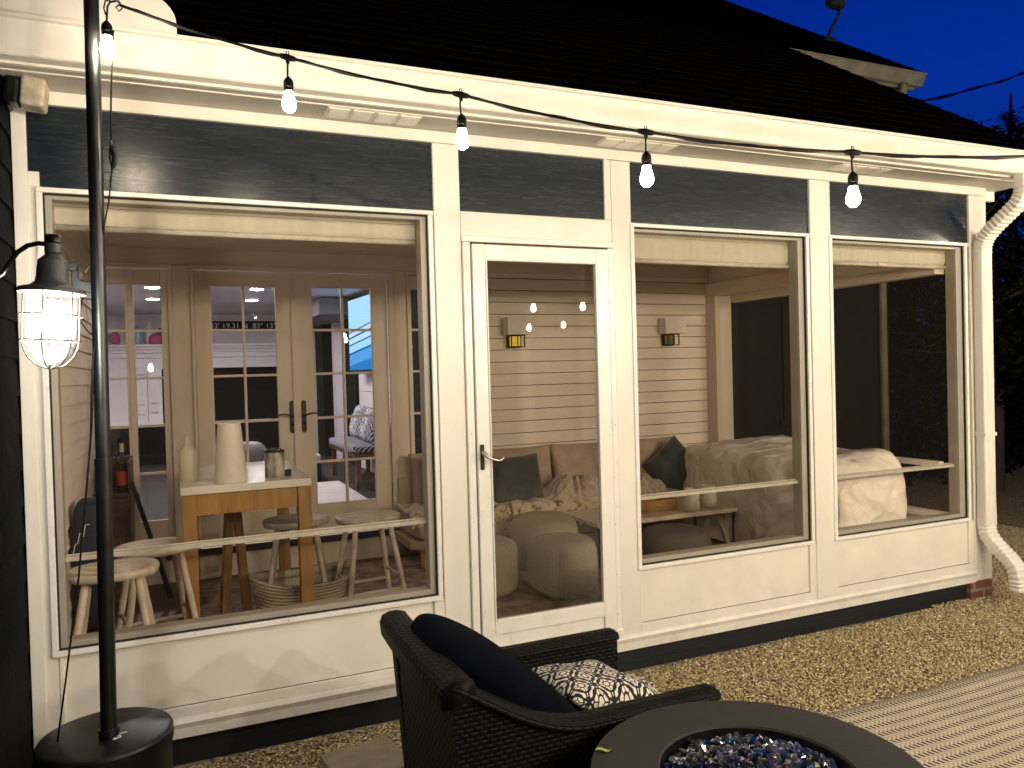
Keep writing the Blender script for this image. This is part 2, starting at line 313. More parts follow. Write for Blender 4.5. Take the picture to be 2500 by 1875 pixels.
def tv_mat():
    """the programme on the screen: pale blue sky, roof-like dark bands, sea blue below, a red mark"""
    m, t, out = nt('tv_picture'); e = N(t, 'ShaderNodeEmission'); e.inputs[1].default_value = 1.5; t.links.new(e.outputs[0], out.inputs[0])
    tc = N(t, 'ShaderNodeTexCoord'); sp = N(t, 'ShaderNodeSeparateXYZ'); t.links.new(tc.outputs['UV'], sp.inputs[0])
    r = N(t, 'ShaderNodeValToRGB'); cr = r.color_ramp; cr.interpolation = 'CONSTANT'
    st = [(0, (.02, .2, .55)), (.12, (.08, .35, .8)), (.27, (.01, .12, .35)), (.30, (.35, .68, .95)), (.40, (.02, .1, .25)), (.42, (.45, .75, 1)), (.50, (.02, .08, .2)), (.52, (.5, .75, 1)), (.58, (.05, .12, .3)), (.60, (.38, .72, .98))]
    while len(cr.elements) < len(st): cr.elements.new(.5)
    for el, (p, c) in zip(cr.elements, st): el.position = p; el.color = (*c, 1)
    s = math_(t, 'SUBTRACT', sp.outputs[1], math_(t, 'MULTIPLY', math_(t, 'SUBTRACT', sp.outputs[0], .5), .12))
    t.links.new(s, r.inputs[0])
    red = math_(t, 'MULTIPLY', math_(t, 'GREATER_THAN', sp.outputs[0], .78), math_(t, 'MULTIPLY', math_(t, 'GREATER_THAN', sp.outputs[1], .47), math_(t, 'LESS_THAN', sp.outputs[1], .6)))
    mx = N(t, 'ShaderNodeMix', data_type='RGBA'); t.links.new(red, mx.inputs[0]); t.links.new(r.outputs[0], mx.inputs[6]); mx.inputs[7].default_value = (.9, .2, .25, 1)
    t.links.new(mx.outputs[2], e.inputs[0]); return m
M['tv'] = tv_mat()

# ------------------------------------------------------------------ geometry helpers
def box(bm, x0, x1, y0, y1, z0, z1):
    if x0 > x1: x0, x1 = x1, x0
    if y0 > y1: y0, y1 = y1, y0
    if z0 > z1: z0, z1 = z1, z0
    v = [bm.verts.new(p) for p in ((x0,y0,z0),(x1,y0,z0),(x1,y1,z0),(x0,y1,z0),(x0,y0,z1),(x1,y0,z1),(x1,y1,z1),(x0,y1,z1))]
    for f in ((0,3,2,1),(4,5,6,7),(0,1,5,4),(1,2,6,5),(2,3,7,6),(3,0,4,7)): bm.faces.new([v[i] for i in f])
def frames(pts):
    P = [Vector(p) for p in pts]; T = []
    for i in range(len(P)):
        a = P[max(0, i-1)]; b = P[min(len(P)-1, i+1)]; T.append((b-a).normalized())
    up = Vector((0, 0, 1)) if abs(T[0].z) < .9 else Vector((0, 1, 0))
    n = T[0].cross(up).normalized(); out = []
    for p, t in zip(P, T):
        n = (n - t*n.dot(t)).normalized(); out.append((p, t, n, t.cross(n).normalized()))
    return out
def tube(bm, pts, r, n=10, cap=True):
    R = r if isinstance(r, (list, tuple)) else [r]*len(pts); rings = []
    for (p, t, a, b), rr in zip(frames(pts), R):
        rings.append([bm.verts.new(p + a*math.cos(2*PI*k/n)*rr + b*math.sin(2*PI*k/n)*rr) for k in range(n)])
    for q in range(len(rings)-1):
        for k in range(n): bm.faces.new((rings[q][k], rings[q][(k+1) % n], rings[q+1][(k+1) % n], rings[q+1][k]))
    if cap: bm.faces.new(rings[0][::-1]); bm.faces.new(rings[-1])
def sweep(bm, pts, prof, scale=None):
    """sweep a closed profile [(x, w)] : x along world X, w along the in-plane normal (path in a YZ plane)"""
    P = [Vector(p) for p in pts]; rings = []
    for i, p in enumerate(P):
        a = P[max(0, i-1)]; b = P[min(len(P)-1, i+1)]; t = (b-a).normalized(); nn = t.cross(Vector((1, 0, 0))).normalized()
        s = scale[i] if scale else 1
        rings.append([bm.verts.new(p + Vector((1, 0, 0))*u*s + nn*w*s) for u, w in prof])
    k = len(prof)
    for q in range(len(rings)-1):
        for j in range(k): bm.faces.new((rings[q][j], rings[q][(j+1) % k], rings[q+1][(j+1) % k], rings[q+1][j]))
    bm.faces.new(rings[0][::-1]); bm.faces.new(rings[-1])
def lathe(bm, prof, c=(0, 0, 0), n=32, cap=True, uvm=None):
    cx, cy, cz = c; rings = []
    for r, z in prof: rings.append([bm.verts.new((cx+r*math.cos(2*PI*k/n), cy+r*math.sin(2*PI*k/n), cz+z)) for k in range(n)])
    uvl = bm.loops.layers.uv.verify()
    L = 0
    for q in range(len(rings)-1):
        dl = math.hypot(prof[q+1][0]-prof[q][0], prof[q+1][1]-prof[q][1])
        for k in range(n):
            f = bm.faces.new((rings[q][k], rings[q][(k+1) % n], rings[q+1][(k+1) % n], rings[q+1][k]))
            for lp, (uu, vv) in zip(f.loops, ((k/n, L), ((k+1)/n, L), ((k+1)/n, L+dl), (k/n, L+dl))): lp[uvl].uv = (uu*2, vv)
        L += dl
    if cap: bm.faces.new(rings[0][::-1]); bm.faces.new(rings[-1])
def prism(bm, poly, axis, a, b):
    """extrude polygon [(p,q)] along axis from a to b"""
    def P(u, v, w): return {'x': (w, u, v), 'y': (u, w, v), 'z': (u, v, w)}[axis]
    A = [bm.verts.new(P(u, v, a)) for u, v in poly]; B = [bm.verts.new(P(u, v, b)) for u, v in poly]
    n = len(poly); bm.faces.new(A[::-1]); bm.faces.new(B)
    for i in range(n): bm.faces.new((A[i], A[(i+1) % n], B[(i+1) % n], B[i]))
def spow(x, e): return math.copysign(abs(x)**e, x)
def super_e(bm, c, s, e1=.5, e2=.5, nu=48, nv=28, disp=0, dsc=3, flat=None, rot=None):
    """rounded lump (superellipsoid) with noise; uv in metres"""
    uvl = bm.loops.layers.uv.verify(); rows = []
    for j in range(nv+1):
        ph = -PI/2 + PI*j/nv; row = []
        for i in range(nu):
            th = 2*PI*i/nu
            x = s[0]*spow(math.cos(ph), e1)*spow(math.cos(th), e2); y = s[1]*spow(math.cos(ph), e1)*spow(math.sin(th), e2); z = s[2]*spow(math.sin(ph), e1)
            p = Vector((x, y, z))
            if disp:
                q = p*dsc + Vector(c)*3.1
                d = noise.fractal(q, 1.0, 2.0, 3); p += p.normalized()*d*disp
            if flat is not None and p.z < flat: p.z = flat
            if rot: p = rot @ p
            row.append(p + Vector(c))
        rows.append(row)
    V = [[bm.verts.new(p) for p in r] if 0 < j < nv else [bm.verts.new(r[0])] for j, r in enumerate(rows)]
    per = 2*PI*max(s[0], s[1])
    for j in range(nv):
        for i in range(nu):
            i2 = (i+1) % nu
            a = V[j][i if len(V[j]) > 1 else 0]; b = V[j][i2 if len(V[j]) > 1 else 0]; c2 = V[j+1][i2 if len(V[j+1]) > 1 else 0]; d = V[j+1][i if len(V[j+1]) > 1 else 0]
            vs = [];  uvs = []
            for vv, uu in ((a, (i/nu, j/nv)), (b, ((i+1)/nu, j/nv)), (c2, ((i+1)/nu, (j+1)/nv)), (d, (i/nu, (j+1)/nv))):
                if vv not in vs: vs.append(vv); uvs.append(uu)
            if len(vs) < 3: continue
            f = bm.faces.new(vs)
            for lp, q in zip(f.loops, uvs): lp[uvl].uv = (q[0]*per/1.0, q[1]*s[2]*2.4)
def pillow(bm, w, h, t, mtx, n=26, wr=.012, seed=0):
    """square cushion with pinched corners, uv 0..w / 0..h"""
    uvl = bm.loops.layers.uv.verify()
    for side in (1, -1):
        g = []
        for j in range(n+1):
            r = []
            for i in range(n+1):
                u = -1+2*i/n; v = -1+2*j/n
                puff = max(0, (1-abs(u)**2.6))**.55*max(0, (1-abs(v)**2.6))**.55
                pin = 1 - .06*(1-abs(u*v)) * 1.0
                x = u*w/2*(1-.05*(1-v*v)**1.0*abs(u)); y = v*h/2*(1-.05*(1-u*u)*abs(v))
                z = side*t/2*puff
                z += noise.noise(Vector((u*2.1+seed, v*2.1, side*3.7+seed)))*wr*puff**.5 * 1.6
                r.append(bm.verts.new(mtx @ Vector((x, y, z))))
            g.append(r)
        for j in range(n):
            for i in range(n):
                q = (g[j][i], g[j][i+1], g[j+1][i+1], g[j+1][i])
                uvq = ((i, j), (i+1, j), (i+1, j+1), (i, j+1))
                if side < 0: q = q[::-1]; uvq = uvq[::-1]
                f = bm.faces.new(q)
                for lp, (a, b) in zip(f.loops, uvq): lp[uvl].uv = (a/n*w, b/n*h)
    bmesh.ops.remove_doubles(bm, verts=bm.verts, dist=.0004)
def boxuv(me, s=1.0):
    uv = me.uv_layers.new(name='UVMap') if not me.uv_layers else me.uv_layers[0]
    for p in me.polygons:
        n = p.normal; a = max(range(3), key=lambda k: abs(n[k]))
        for li in p.loop_indices:
            c = me.vertices[me.loops[li].vertex_index].co
            uv.data[li].uv = ((c.y, c.z) if a == 0 else (c.x, c.z) if a == 1 else (c.x, c.y))
def obj(name, bm, m, parent=None, smooth=False, bevel=0, buv=False, origin=None, seg=2, ang=35):
    bmesh.ops.recalc_face_normals(bm, faces=bm.faces)
    if parent is not None and parent.get('_loc') is not None:
        pass
    me = bpy.data.meshes.new(name); bm.to_mesh(me); bm.free()
    if buv: boxuv(me)
    o = bpy.data.objects.new(name, me); col.objects.link(o)
    me.materials.append(m)
    off = None
    if parent is not None:
        o.parent = parent
        w = WP[parent.name]; me.transform(Matrix.Translation(-w)); WP[o.name] = w.copy()
    else:
        if origin is None:
            vs = [v.co for v in me.vertices]; xs = [v.x for v in vs]; ys = [v.y for v in vs]; zs = [v.z for v in vs]
            origin = ((min(xs)+max(xs))/2, (min(ys)+max(ys))/2, min(zs))
        w = Vector(origin); me.transform(Matrix.Translation(-w)); o.location = w; WP[o.name] = w
    if smooth:
        me.polygons.foreach_set('use_smooth', [True]*len(me.polygons))
        if smooth == 'auto':
            e = o.modifiers.new('es', 'EDGE_SPLIT'); e.split_angle = math.radians(ang)
    if bevel:
        b = o.modifiers.new('bv', 'BEVEL'); b.width = bevel; b.segments = seg; b.limit_method = 'ANGLE'; b.angle_limit = math.radians(40)
    return o
WP = {}
def tag(o, label=None, cat=None, group=None, kind=None):
    if label: o['label'] = label
    if cat: o['category'] = cat
    if group: o['group'] = group
    if kind: o['kind'] = kind
    return o
def thing(name, label, cat, loc, group=None, kind=None):
    o = bpy.data.objects.new(name, None); o.empty_display_size = .1; col.objects.link(o); o.location = loc; WP[o.name] = Vector(loc)
    return tag(o, label, cat, group, kind)
def B(): return bmesh.new()
def bx(name, m, parent, *boxes, bevel=0, smooth=False, buv=False):
    bm = B()
    for b in boxes: box(bm, *b)
    return obj(name, bm, m, parent, bevel=bevel, smooth=smooth, buv=buv)
def dup(o, loc, label=None, rz=None, group=None):
    c = o.copy(); col.objects.link(c); c.location = loc
    if rz is not None: c.rotation_euler = (0, 0, rz)
    if label: c['label'] = label
    if group: c['group'] = group
    WP[c.name] = Vector(loc)
    def rec(src, dst):
        for ch in list(src.children):
            k = ch.copy(); col.objects.link(k); k.parent = dst; rec(ch, k)
    rec(o, c)
    return c

G = -.135          # gravel level
FL = .10           # porch floor
D = 2.43           # back wall of the porch
# ================================================================== SETTING
bm = B(); box(bm, -120, 120, -120, 120, G-.3, G-.004)
g = obj('ground', bm, M['ground'], origin=(0, 0, G)); tag(g, kind='structure')
# loose gravel stones
def stones(name, regions, size, mat_, n_per, zf, jitter=.5, seed=3, squash=.6):
    rng = np.random.default_rng(seed)
    base = np.array([[1,0,0],[-1,0,0],[0,1,0],[0,-1,0],[0,0,1],[0,0,-1],[.62,.62,.45],[-.62,.6,.4],[.6,-.62,.45],[-.6,-.62,.4]], float)
    tri = np.array([[6,4,0],[6,2,4],[7,4,2],[7,1,4],[8,0,4],[8,4,3],[9,4,1],[9,3,4],[0,5,2],[2,5,1],[1,5,3],[3,5,0],[0,2,6],[2,1,7],[3,0,8],[1,3,9]])
    C = []
    for (x0, x1, y0, y1) in regions:
        k = int((x1-x0)*(y1-y0)*n_per); C.append(np.stack([rng.uniform(x0, x1, k), rng.uniform(y0, y1, k)], 1))
    C = np.concatenate(C); n = len(C)
    s = size*rng.uniform(.6, 1.35, (n, 1, 1))*rng.uniform(.75, 1.25, (n, 1, 3)); s[:, :, 2] *= squash
    v = base[None]*(1+rng.uniform(-.18, .18, (n, 10, 3)))*s
    a = rng.uniform(0, 2*PI, n); ca, sa = np.cos(a)[:, None], np.sin(a)[:, None]
    x = v[:, :, 0]*ca-v[:, :, 1]*sa; y = v[:, :, 0]*sa+v[:, :, 1]*ca; z = v[:, :, 2]
    tl = rng.uniform(-.6, .6, (n, 1)); z2 = z*np.cos(tl)+x*np.sin(tl)
    zz = np.array([zf(cx, cy) for cx, cy in C])[:, None]+rng.uniform(-.003, .009, (n, 1))
    P = np.stack([x+C[:, :1], y+C[:, 1:], z2+zz], 2).reshape(-1, 3)
    F = (tri[None]+(np.arange(n)*10)[:, None, None]).reshape(-1, 3)
    me = bpy.data.meshes.new(name); me.vertices.add(len(P)); me.vertices.foreach_set('co', P.ravel())
    me.loops.add(F.size); me.loops.foreach_set('vertex_index', F.ravel().astype(np.int32))
    me.polygons.add(len(F)); me.polygons.foreach_set('loop_start', np.arange(0, F.size, 3, dtype=np.int32)); me.polygons.foreach_set('loop_total', np.full(len(F), 3, dtype=np.int32))
    me.update(calc_edges=True)
    at = me.attributes.new('tone', 'FLOAT', 'FACE'); at.data.foreach_set('value', np.repeat(rng.uniform(0, 1, n)**1.15, 16).astype(np.float32))
    o = bpy.data.objects.new(name, me); col.objects.link(o); me.materials.append(mat_); return o
def gz(x, y): return G + .012*noise.noise(Vector((x*1.7, y*1.7, 0))) + .003
o = stones('gravel', [(-1.5, 1.09, -1.05, -.03), (.2, 1.09, -1.35, -1.05), (1.09, 3.3, -.925, -.03), (3.3, 6.2, -.925, 1.6)], .0062, M['gravel'], 12000, gz)
tag(o, 'pale tan pea gravel covering the yard along the porch foot', 'gravel', kind='stuff')

# ================================================================== SCREENED PORCH
porch = thing('screened_porch', 'white framed screened porch with navy header panels and a glass storm door', 'porch', (1, 0, 0))
PA = M['paint']
# posts and horizontal boards
bx('post', PA, porch, (-1.975, -1.923, -.004, .10, -.02, 2.71), bevel=.003)
bx('post', PA, porch, (-1.923, -1.874, .004, .10, .07, 2.375), bevel=.002)
bx('post', PA, porch, (-.187, -.048, -.004, .10, .075, 2.71), bevel=.004)
bx('post', PA, porch, (.838, .963, -.004, .10, -.01, 2.71), bevel=.004)
bx('post', PA, porch, (2.272, 2.442, -.004, .10, .075, 2.71), bevel=.004)
bx('post', PA, porch, (3.735, 3.912, -.004, .10, -.01, 2.71), bevel=.004)
bx('post', M['iwall'], porch, (3.33, 3.52, 2.28, 2.425, FL, 2.235), bevel=.003)
bx('frieze_board', PA, porch, (-1.975, 3.912, -.008, .10, 2.712, 2.768), bevel=.002)
bx('header_board', PA, porch, (-.047, .837, -.003, .10, 2.255, 2.379), bevel=.003)
# thin white strips between posts and openings
bx('header_board', PA, porch, (-1.873, -.188, 0, .10, 2.349, 2.373), bevel=.002)
bx('header_board', PA, porch, (.964, 2.271, 0, .10, 2.349, 2.373), bevel=.002)
bx('header_board', PA, porch, (2.443, 3.734, 0, .10, 2.349, 2.373), bevel=.002)
# glossy navy panels
for (a, b, z0) in ((-1.922, -.188, 2.375), (-.047, .797, 2.381), (.964, 2.271, 2.375), (2.443, 3.734, 2.375)):
    bx('header_panel', M['navyg'], porch, (a, b, .012, .06, z0, 2.711))
bx('trim_strip', PA, porch, (.798, .837, -.001, .10, 2.381, 2.711), bevel=.002)
bx('notch_block', PA, porch, (-1.922, -1.882, .002, .011, 2.375, 2.435), bevel=.002)
# kick walls
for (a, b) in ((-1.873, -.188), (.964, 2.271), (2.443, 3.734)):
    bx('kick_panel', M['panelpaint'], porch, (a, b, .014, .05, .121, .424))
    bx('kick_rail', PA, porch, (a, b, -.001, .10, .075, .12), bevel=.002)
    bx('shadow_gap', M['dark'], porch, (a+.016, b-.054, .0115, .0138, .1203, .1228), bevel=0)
    bx('kick_stile', PA, porch, (a, a+.014, 0, .05, .1205, .424), bevel=.002); bx('kick_stile', PA, porch, (b-.052, b, 0, .05, .1205, .424), bevel=.002)
# bottom board with the sloped drip ledge
bm = B(); prism(bm, [(.10, -.012), (-.012, -.012), (-.012, .03), (-.022, .055), (-.012, .071), (.0, .0745), (.10, .0745)], 'x', -1.922, 3.734); obj('sill_board', bm, PA, porch)
bx('skirt_board', M['navy'], porch, (-1.97, 3.66, .012, .08, G-.05, -.0125))
bx('brick_pier', M['brick'], porch, (3.662, 3.885, -.02, .18, G-.05, -.0125))
# porch floor, ceiling, inner header, side walls
bx('floor', M['dkwood'], porch, (-1.93, 3.62, .102, D-.002, .0, FL-.006))
bx('ceiling', M['iceil'], porch, (-1.93, 3.62, .102, D-.002, 2.52, 2.56))
bx('inner_header', M['iwall'], porch, (-1.93, 3.52, .102, .16, 2.352, 2.518))
bm = B(); zc = FL
while zc < 2.5:
    h = .103; prism(bm, [(-1.97, zc), (-1.915, zc+.002), (-1.929, zc+h), (-1.97, zc+h)], 'y', .102, D-.002); zc += h+.0004
obj('side_siding', bm, M['isiding'], porch)
bx('corner_board', M['iwall'], porch, (-1.912, -1.86, .104, .17, FL, 2.35), bevel=.002)
# right screened side
SX = 3.52
bx('side_kick_wall', M['iwall'], porch, (SX, 3.62, .102, 2.425, FL, .44))
bx('side_sill', M['isiding'], porch, (SX-.02, 3.62, .105, 2.275, .441, .475), bevel=.003)
bx('side_rail', M['isiding'], porch, (SX+.01, 3.58, .105, 2.275, .80, .84), bevel=.003)
bx('side_beam', M['isiding'], porch, (SX-.19, 3.62, .162, 2.425, 2.24, 2.35), bevel=.003)
bx('side_beam_lower', M['iwall'], porch, (SX, 3.62, .105, 2.275, 2.165, 2.238), bevel=.002)
bx('side_header', M['isiding'], porch, (SX-.15, 3.62, .165, 2.425, 2.352, 2.518), bevel=.002)
bm = B(); box(bm, 3.6, 3.602, .105, 2.28, .475, 2.165); obj('side_screen', bm, M['screen'], porch)

# soffit, lip, gutter, vents
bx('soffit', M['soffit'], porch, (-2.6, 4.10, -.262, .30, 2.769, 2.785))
bx('soffit_lip', PA, porch, (-2.6, 4.10, -.220, -.208, 2.763, 2.7685), bevel=.002)
bx('rake_soffit', PA, porch, (3.913, 4.10, .06, .10, 2.70, 2.768), bevel=.002)
bx('fascia', PA, porch, (-2.6, 4.10, -.285, -.263, 2.765, 2.90))
def gutter_prof(y0, z0):   # outer face profile, y forward negative
    o = [(0, .115), (0, 0), (-.058, 0), (-.066, .005), (-.069, .018), (-.080, .040), (-.099, .068), (-.111, .092), (-.117, .108), (-.118, .112), (-.132, .116), (-.134, .128), (-.124, .130),
         (-.112, .118), (-.106, .095), (-.086, .06), (-.058, .036), (-.05, .012), (-.006, .008), (-.006, .115)]
    return [(y0+a, z0+b) for a, b in o]
bm = B(); prism(bm, gutter_prof(-.2855, 2.775), 'x', -2.6, 4.12); obj('gutter', bm, PA, porch, smooth='auto', ang=28)
bx('gutter_joint', PA, porch, (.30, .36, -.405, -.285, 2.7735, 2.774))
for (a, b, n) in ((-.73, -.29, 4), (.70, 1.16, 4), (2.36, 2.78, 4)):
    bm = B(); w = (b-a)/n
    for i in range(n):
        box(bm, a+i*w+.008, a+(i+1)*w-.008, -.19, -.072, 2.7615, 2.7685)
        for k in range(5):
            yy = -.182+k*.023; prism(bm, [(yy, 2.7605), (yy+.014, 2.7575), (yy+.016, 2.7605)], 'x', a+i*w+.014, a+(i+1)*w-.014)
    box(bm, a, b, -.198, -.064, 2.7650, 2.7687)
    obj('soffit_vent', bm, M['ivent'], porch)
# rounded splash guard on the gutter at the left
bm = B(); pts = [(-2.6, 2.895), (-1.345, 2.895), (-1.345, 2.945)]
for k in range(9):
    a = k/8*PI/2; pts.append((-1.345-.12*(1-math.cos(a)), 2.945+.11*math.sin(a)))
pts += [(-2.6, 3.075)]
prism(bm, pts, 'y', -.408, -.404)
sg = obj('splash_guard', bm, M['alu'], porch)
# roof: one slope, lower over the porch, wider over the house
def rz(y): return 2.885+.69*(y+.415)
bm = B()
for (x0, x1, y0, y1, dz) in ((-2.6, 4.11, -.36, 7.4, 0), (4.10, 6.52, 2.54, 7.4, -.07)):
    A = [(x0, y0), (x1, y0), (x1, y1), (x0, y1)]
    T = [bm.verts.new((x, y, rz(y)+dz)) for x, y in A]; L = [bm.verts.new((x, y, rz(y)-.05+dz)) for x, y in A]
    bm.faces.new(T); bm.faces.new(L[::-1])
    for i in range(4): bm.faces.new((T[i], L[i], L[(i+1) % 4], T[(i+1) % 4]))
roof = obj('roof', bm, M['shingle'], porch)
# shingle butts so the slope has relief and the rake a stepped edge
bm = B(); yy = -.39
while yy < 7.3:
    prism(bm, [(yy, rz(yy)-.004), (yy, rz(yy)+.013), (yy+.15, rz(yy+.15)+.003), (yy+.15, rz(yy+.15)-.004)], 'x', -2.6, 4.11+random.uniform(0, .018))
    if yy > 2.5: prism(bm, [(yy, rz(yy)-.074), (yy, rz(yy)-.057), (yy+.15, rz(yy+.15)-.067), (yy+.15, rz(yy+.15)-.074)], 'x', 4.13, 6.52+random.uniform(0, .018))
    yy += .145
obj('shingle_course', bm, M['shingle'], porch)

# window units: aluminium frame, rail, screen, rolled shade
def window(x0, x1, z0, z1, shade_z, jw, tab=False):
    bm = B(); f = .024
    box(bm, x0-f, x1+f, -.014, .02, z0-f, z0-.001); box(bm, x0-f, x1+f, -.014, .02, z1+.001, z1+.022)
    box(bm, x0-f, x0, -.0135, .0195, z0-.001, z1+.001); box(bm, x1, x1+f, -.0135, .0195, z0-.001, z1+.001)
    w = obj('window', bm, M['alu'], porch, bevel=.003)
    bx('gap', M['dark'], w, (x0, x0+.006, .0, .012, z0, z1), (x1-.006, x1, .0, .012, z0, z1), (x0+.006, x1-.006, .0, .012, z0, z0+.006), (x0+.006, x1-.006, .0, .012, z1-.006, z1))
    bx('inner_frame', M['taupe'], w, (x0, x0+.007+jw[0], .0125, .095, z0, z1), (x1-.007-jw[1], x1, .0125, .095, z0, z1),
       (x0+.007+jw[0], x1-.007-jw[1], .0125, .095, z0, z0+.03), (x0+.007+jw[0], x1-.007-jw[1], .0125, .095, z1-.022, z1), bevel=.002)
    bx('rail', M['hem'], w, (x0+.012, x1-.012, .050, .072, .804, .824), (x0+.012, x1-.012, .073, .080, .824, .831), bevel=.002)
    bm = B(); box(bm, x0+.008+jw[0], x1-.008-jw[1], .030, .031, z0+.031, z1-.023); obj('screen', bm, M['screen'], w)
    # rolled shade
    bm = B(); n = 60; xs0 = x0+.02+jw[0]*.4; xs1 = x1-.012-jw[1]
    uvl = None
    zt = z1-.03; prof = []
    rows = []
    for i in range(n+1):
        x = xs0+(xs1-xs0)*i/n; r = []
        for j in range(9):
            q = j/8; z = zt+(shade_z+.026-zt)*q
            y = .10 - .016*math.sin(q*PI) - .004*math.sin(q*PI*3) + .006*noise.noise(Vector((x*7, q*2.5, x0)))
            r.append(bm.verts.new((x, y, z + .002*noise.noise(Vector((x*9, q, 1))))))
        rows.append(r)
    for i in range(n):
        for j in range(8): bm.faces.new((rows[i][j], rows[i+1][j], rows[i+1][j+1], rows[i][j+1]))
    sh = obj('rolled_shade', bm, M['shade'], w, smooth=True)
    bm = B(); tube(bm, [(xs0, .092, shade_z+.014), ((xs0+xs1)/2, .092, shade_z+.012), (xs1, .092, shade_z+.013)], .0135, 8); obj('hem_bar', bm, M['hem'], sh, smooth=True)
    bx('head_rail', M['taupe'], sh, (xs0, xs1, .084, .13, z1-.034, z1-.0225))
    if tab: bx('pull_tab', M['ceramic'], sh, (xs0+(xs1-xs0)*.42, xs0+(xs1-xs0)*.48, .072, .077, shade_z+.006, shade_z+.02))
    return w
window(-1.872, -.221, .448, 2.348, 2.212, (.022, .028))
window(.976, 2.229, .448, 2.348, 2.163, (.006, .040))
window(2.446, 3.672, .448, 2.348, 2.199, (.006, .052), tab=True)

# storm door
bm = B(); x0, x1, z0, z1 = .004, .797, .121, 2.213
box(bm, x0, .073, -.024, .014, z0, z1); box(bm, .722, x1, -.024, .014, z0, z1); box(bm, .0735, .7215, -.0235, .0135, 2.137, z1-.0005); box(bm, .0735, .7215, -.0235, .0135, .204, .272)
door = obj('storm_door', bm, M['alu'], porch, bevel=.004)
bm = B()
for (a, b, c, d) in ((.0735, .0815, .2725, 2.1365), (.7135, .7215, .2725, 2.1365)): box(bm, a, b, -.030, .0, c, d)
for (c, d) in ((2.129, 2.1365), (.2725, .284)): box(bm, .0815, .7135, -.0302, .0, c, d)
obj('glazing_bead', bm, M['alu'], door, bevel=.003)
bm = B(); box(bm, .08, .715, -.008, -.004, .283, 2.13); obj('glass_pane', bm, M['glass'], door)
bx('kick_plate', M['alu'], door, (.0735, .7215, -.012, .01, .1215, .2035), bevel=.002)
h = bx('handle', M['bronze'], door, (.016, .037, -.0335, -.0245, 1.062, 1.192), bevel=.004)
bm = B(); tube(bm, [(.027, -.034, 1.15), (.027, -.062, 1.15)], [.011, .009], 12)
tube(bm, [(.026, -.064, 1.152), (.030, -.068, 1.140), (.040, -.074, 1.127), (.062, -.078, 1.120), (.086, -.078, 1.112), (.106, -.076, 1.110), (.122, -.074, 1.118), (.130, -.073, 1.126)], [.009, .0105, .008, .0065, .0055, .005, .005, .0055], 10)
obj('lever', bm, M['steel'], h, smooth=True)
bx('door_trim', M['alu'], porch, (-.045, -.004, -.014, .10, .076, 2.222), (-.044, -.03, -.019, -.0145, .076, 2.222), bevel=.003)
bx('door_trim', M['alu'], porch, (.8035, .8355, -.012, .10, .076, 2.2215), bevel=.003)
bx('door_trim', M['alu'], porch, (-.05, .84, -.022, .0, 2.2235, 2.252), bevel=.003)
bx('door_gap', M['dark'], porch, (-.0038, .0038, .012, .03, .12, 2.222), (.004, .803, .03, .05, 2.2135, 2.2235))
bx('threshold', M['alu'], porch, (-.046, .837, -.03, .10, .076, .118), bevel=.003)
for z in (1.93, 1.78, 1.22, .96, .70, .42, .20):
    bx('hinge', M['dark'], porch, (.8055, .8115, -.0135, -.0119, z, z+.003))
# screws / nail heads in the trim
for (x, z) in [(x, z) for z in (.35, .8, 1.25, 1.7, 2.1) for x in (-.026, .8245)]+[(x, .436) for x in (-1.7, -1.35, -.95, -.55)]:
    bm = B(); bmesh.ops.create_circle(bm, cap_ends=True, radius=.003, segments=8, matrix=Matrix.Translation((x, -.0128 if x > .5 else -.0148, z)) @ Matrix.Rotation(PI/2, 4, 'X'))
    obj('screw_head', bm, M['taupe'], porch)

# downspout of the porch gutter
def rect_prof(w, d):
    o = []
    for k in range(20):
        a = 2*PI*k/20; o.append((spow(math.cos(a), .35)*w/2, spow(math.sin(a), .35)*d/2))
    return o
def arc(c, r, a0, a1, n):   # in yz plane, angle from +y
    return [(c[0], c[1]+r*math.cos(a0+(a1-a0)*k/n), c[2]+r*math.sin(a0+(a1-a0)*k/n)) for k in range(n+1)]
X = 3.80
pth = [(X, -.345, 2.776), (X, -.345, 2.70)] + [(X, -.342, 2.66), (X, -.330, 2.622), (X, -.305, 2.588), (X, -.27, 2.56), (X, -.23, 2.53), (X, -.19, 2.50), (X, -.15, 2.47), (X, -.115, 2.44), (X, -.085, 2.41), (X, -.062, 2.375), (X, -.052, 2.335), (X, -.05, 2.29)] + [(X, -.05, z) for z in (2.0, 1.5, 1.0, .6, .40)] + \
      [(X, -.052, .36), (X, -.062, .325), (X, -.082, .295), (X, -.108, .268), (X, -.135, .245), (X, -.17, .215), (X, -.205, .185), (X, -.23, .16), (X, -.25, .13), (X, -.262, .095), (X, -.268, .06), (X, -.27, .02), (X, -.272, -.02)]
# subdivide and rib the elbows
P2 = []; S2 = []
for i in range(len(pth)-1):
    a = Vector(pth[i]); b = Vector(pth[i+1]); L = (b-a).length
    bend = L < .07; k = max(1, int(L/.013)) if bend else 1
    for j in range(k): P2.append(a.lerp(b, j/k)); S2.append(1 + (.07 if (len(P2) % 2) else -.05) if bend else 1)
P2.append(Vector(pth[-1])); S2.append(1)
bm = B(); sweep(bm, P2, rect_prof(.112, .080), S2); ds = obj('downspout', bm, PA, porch, smooth='auto', ang=22)
bx('strap', PA, ds, (X-.059, X+.059, -.094, -.004, 1.02, 1.045), bevel=.002)
bm = B()
for dx in (-.024, 0, .024): box(bm, X+dx-.0025, X+dx+.0025, -.0925, -.089, .45, 2.25)
obj('rib', bm, PA, ds)

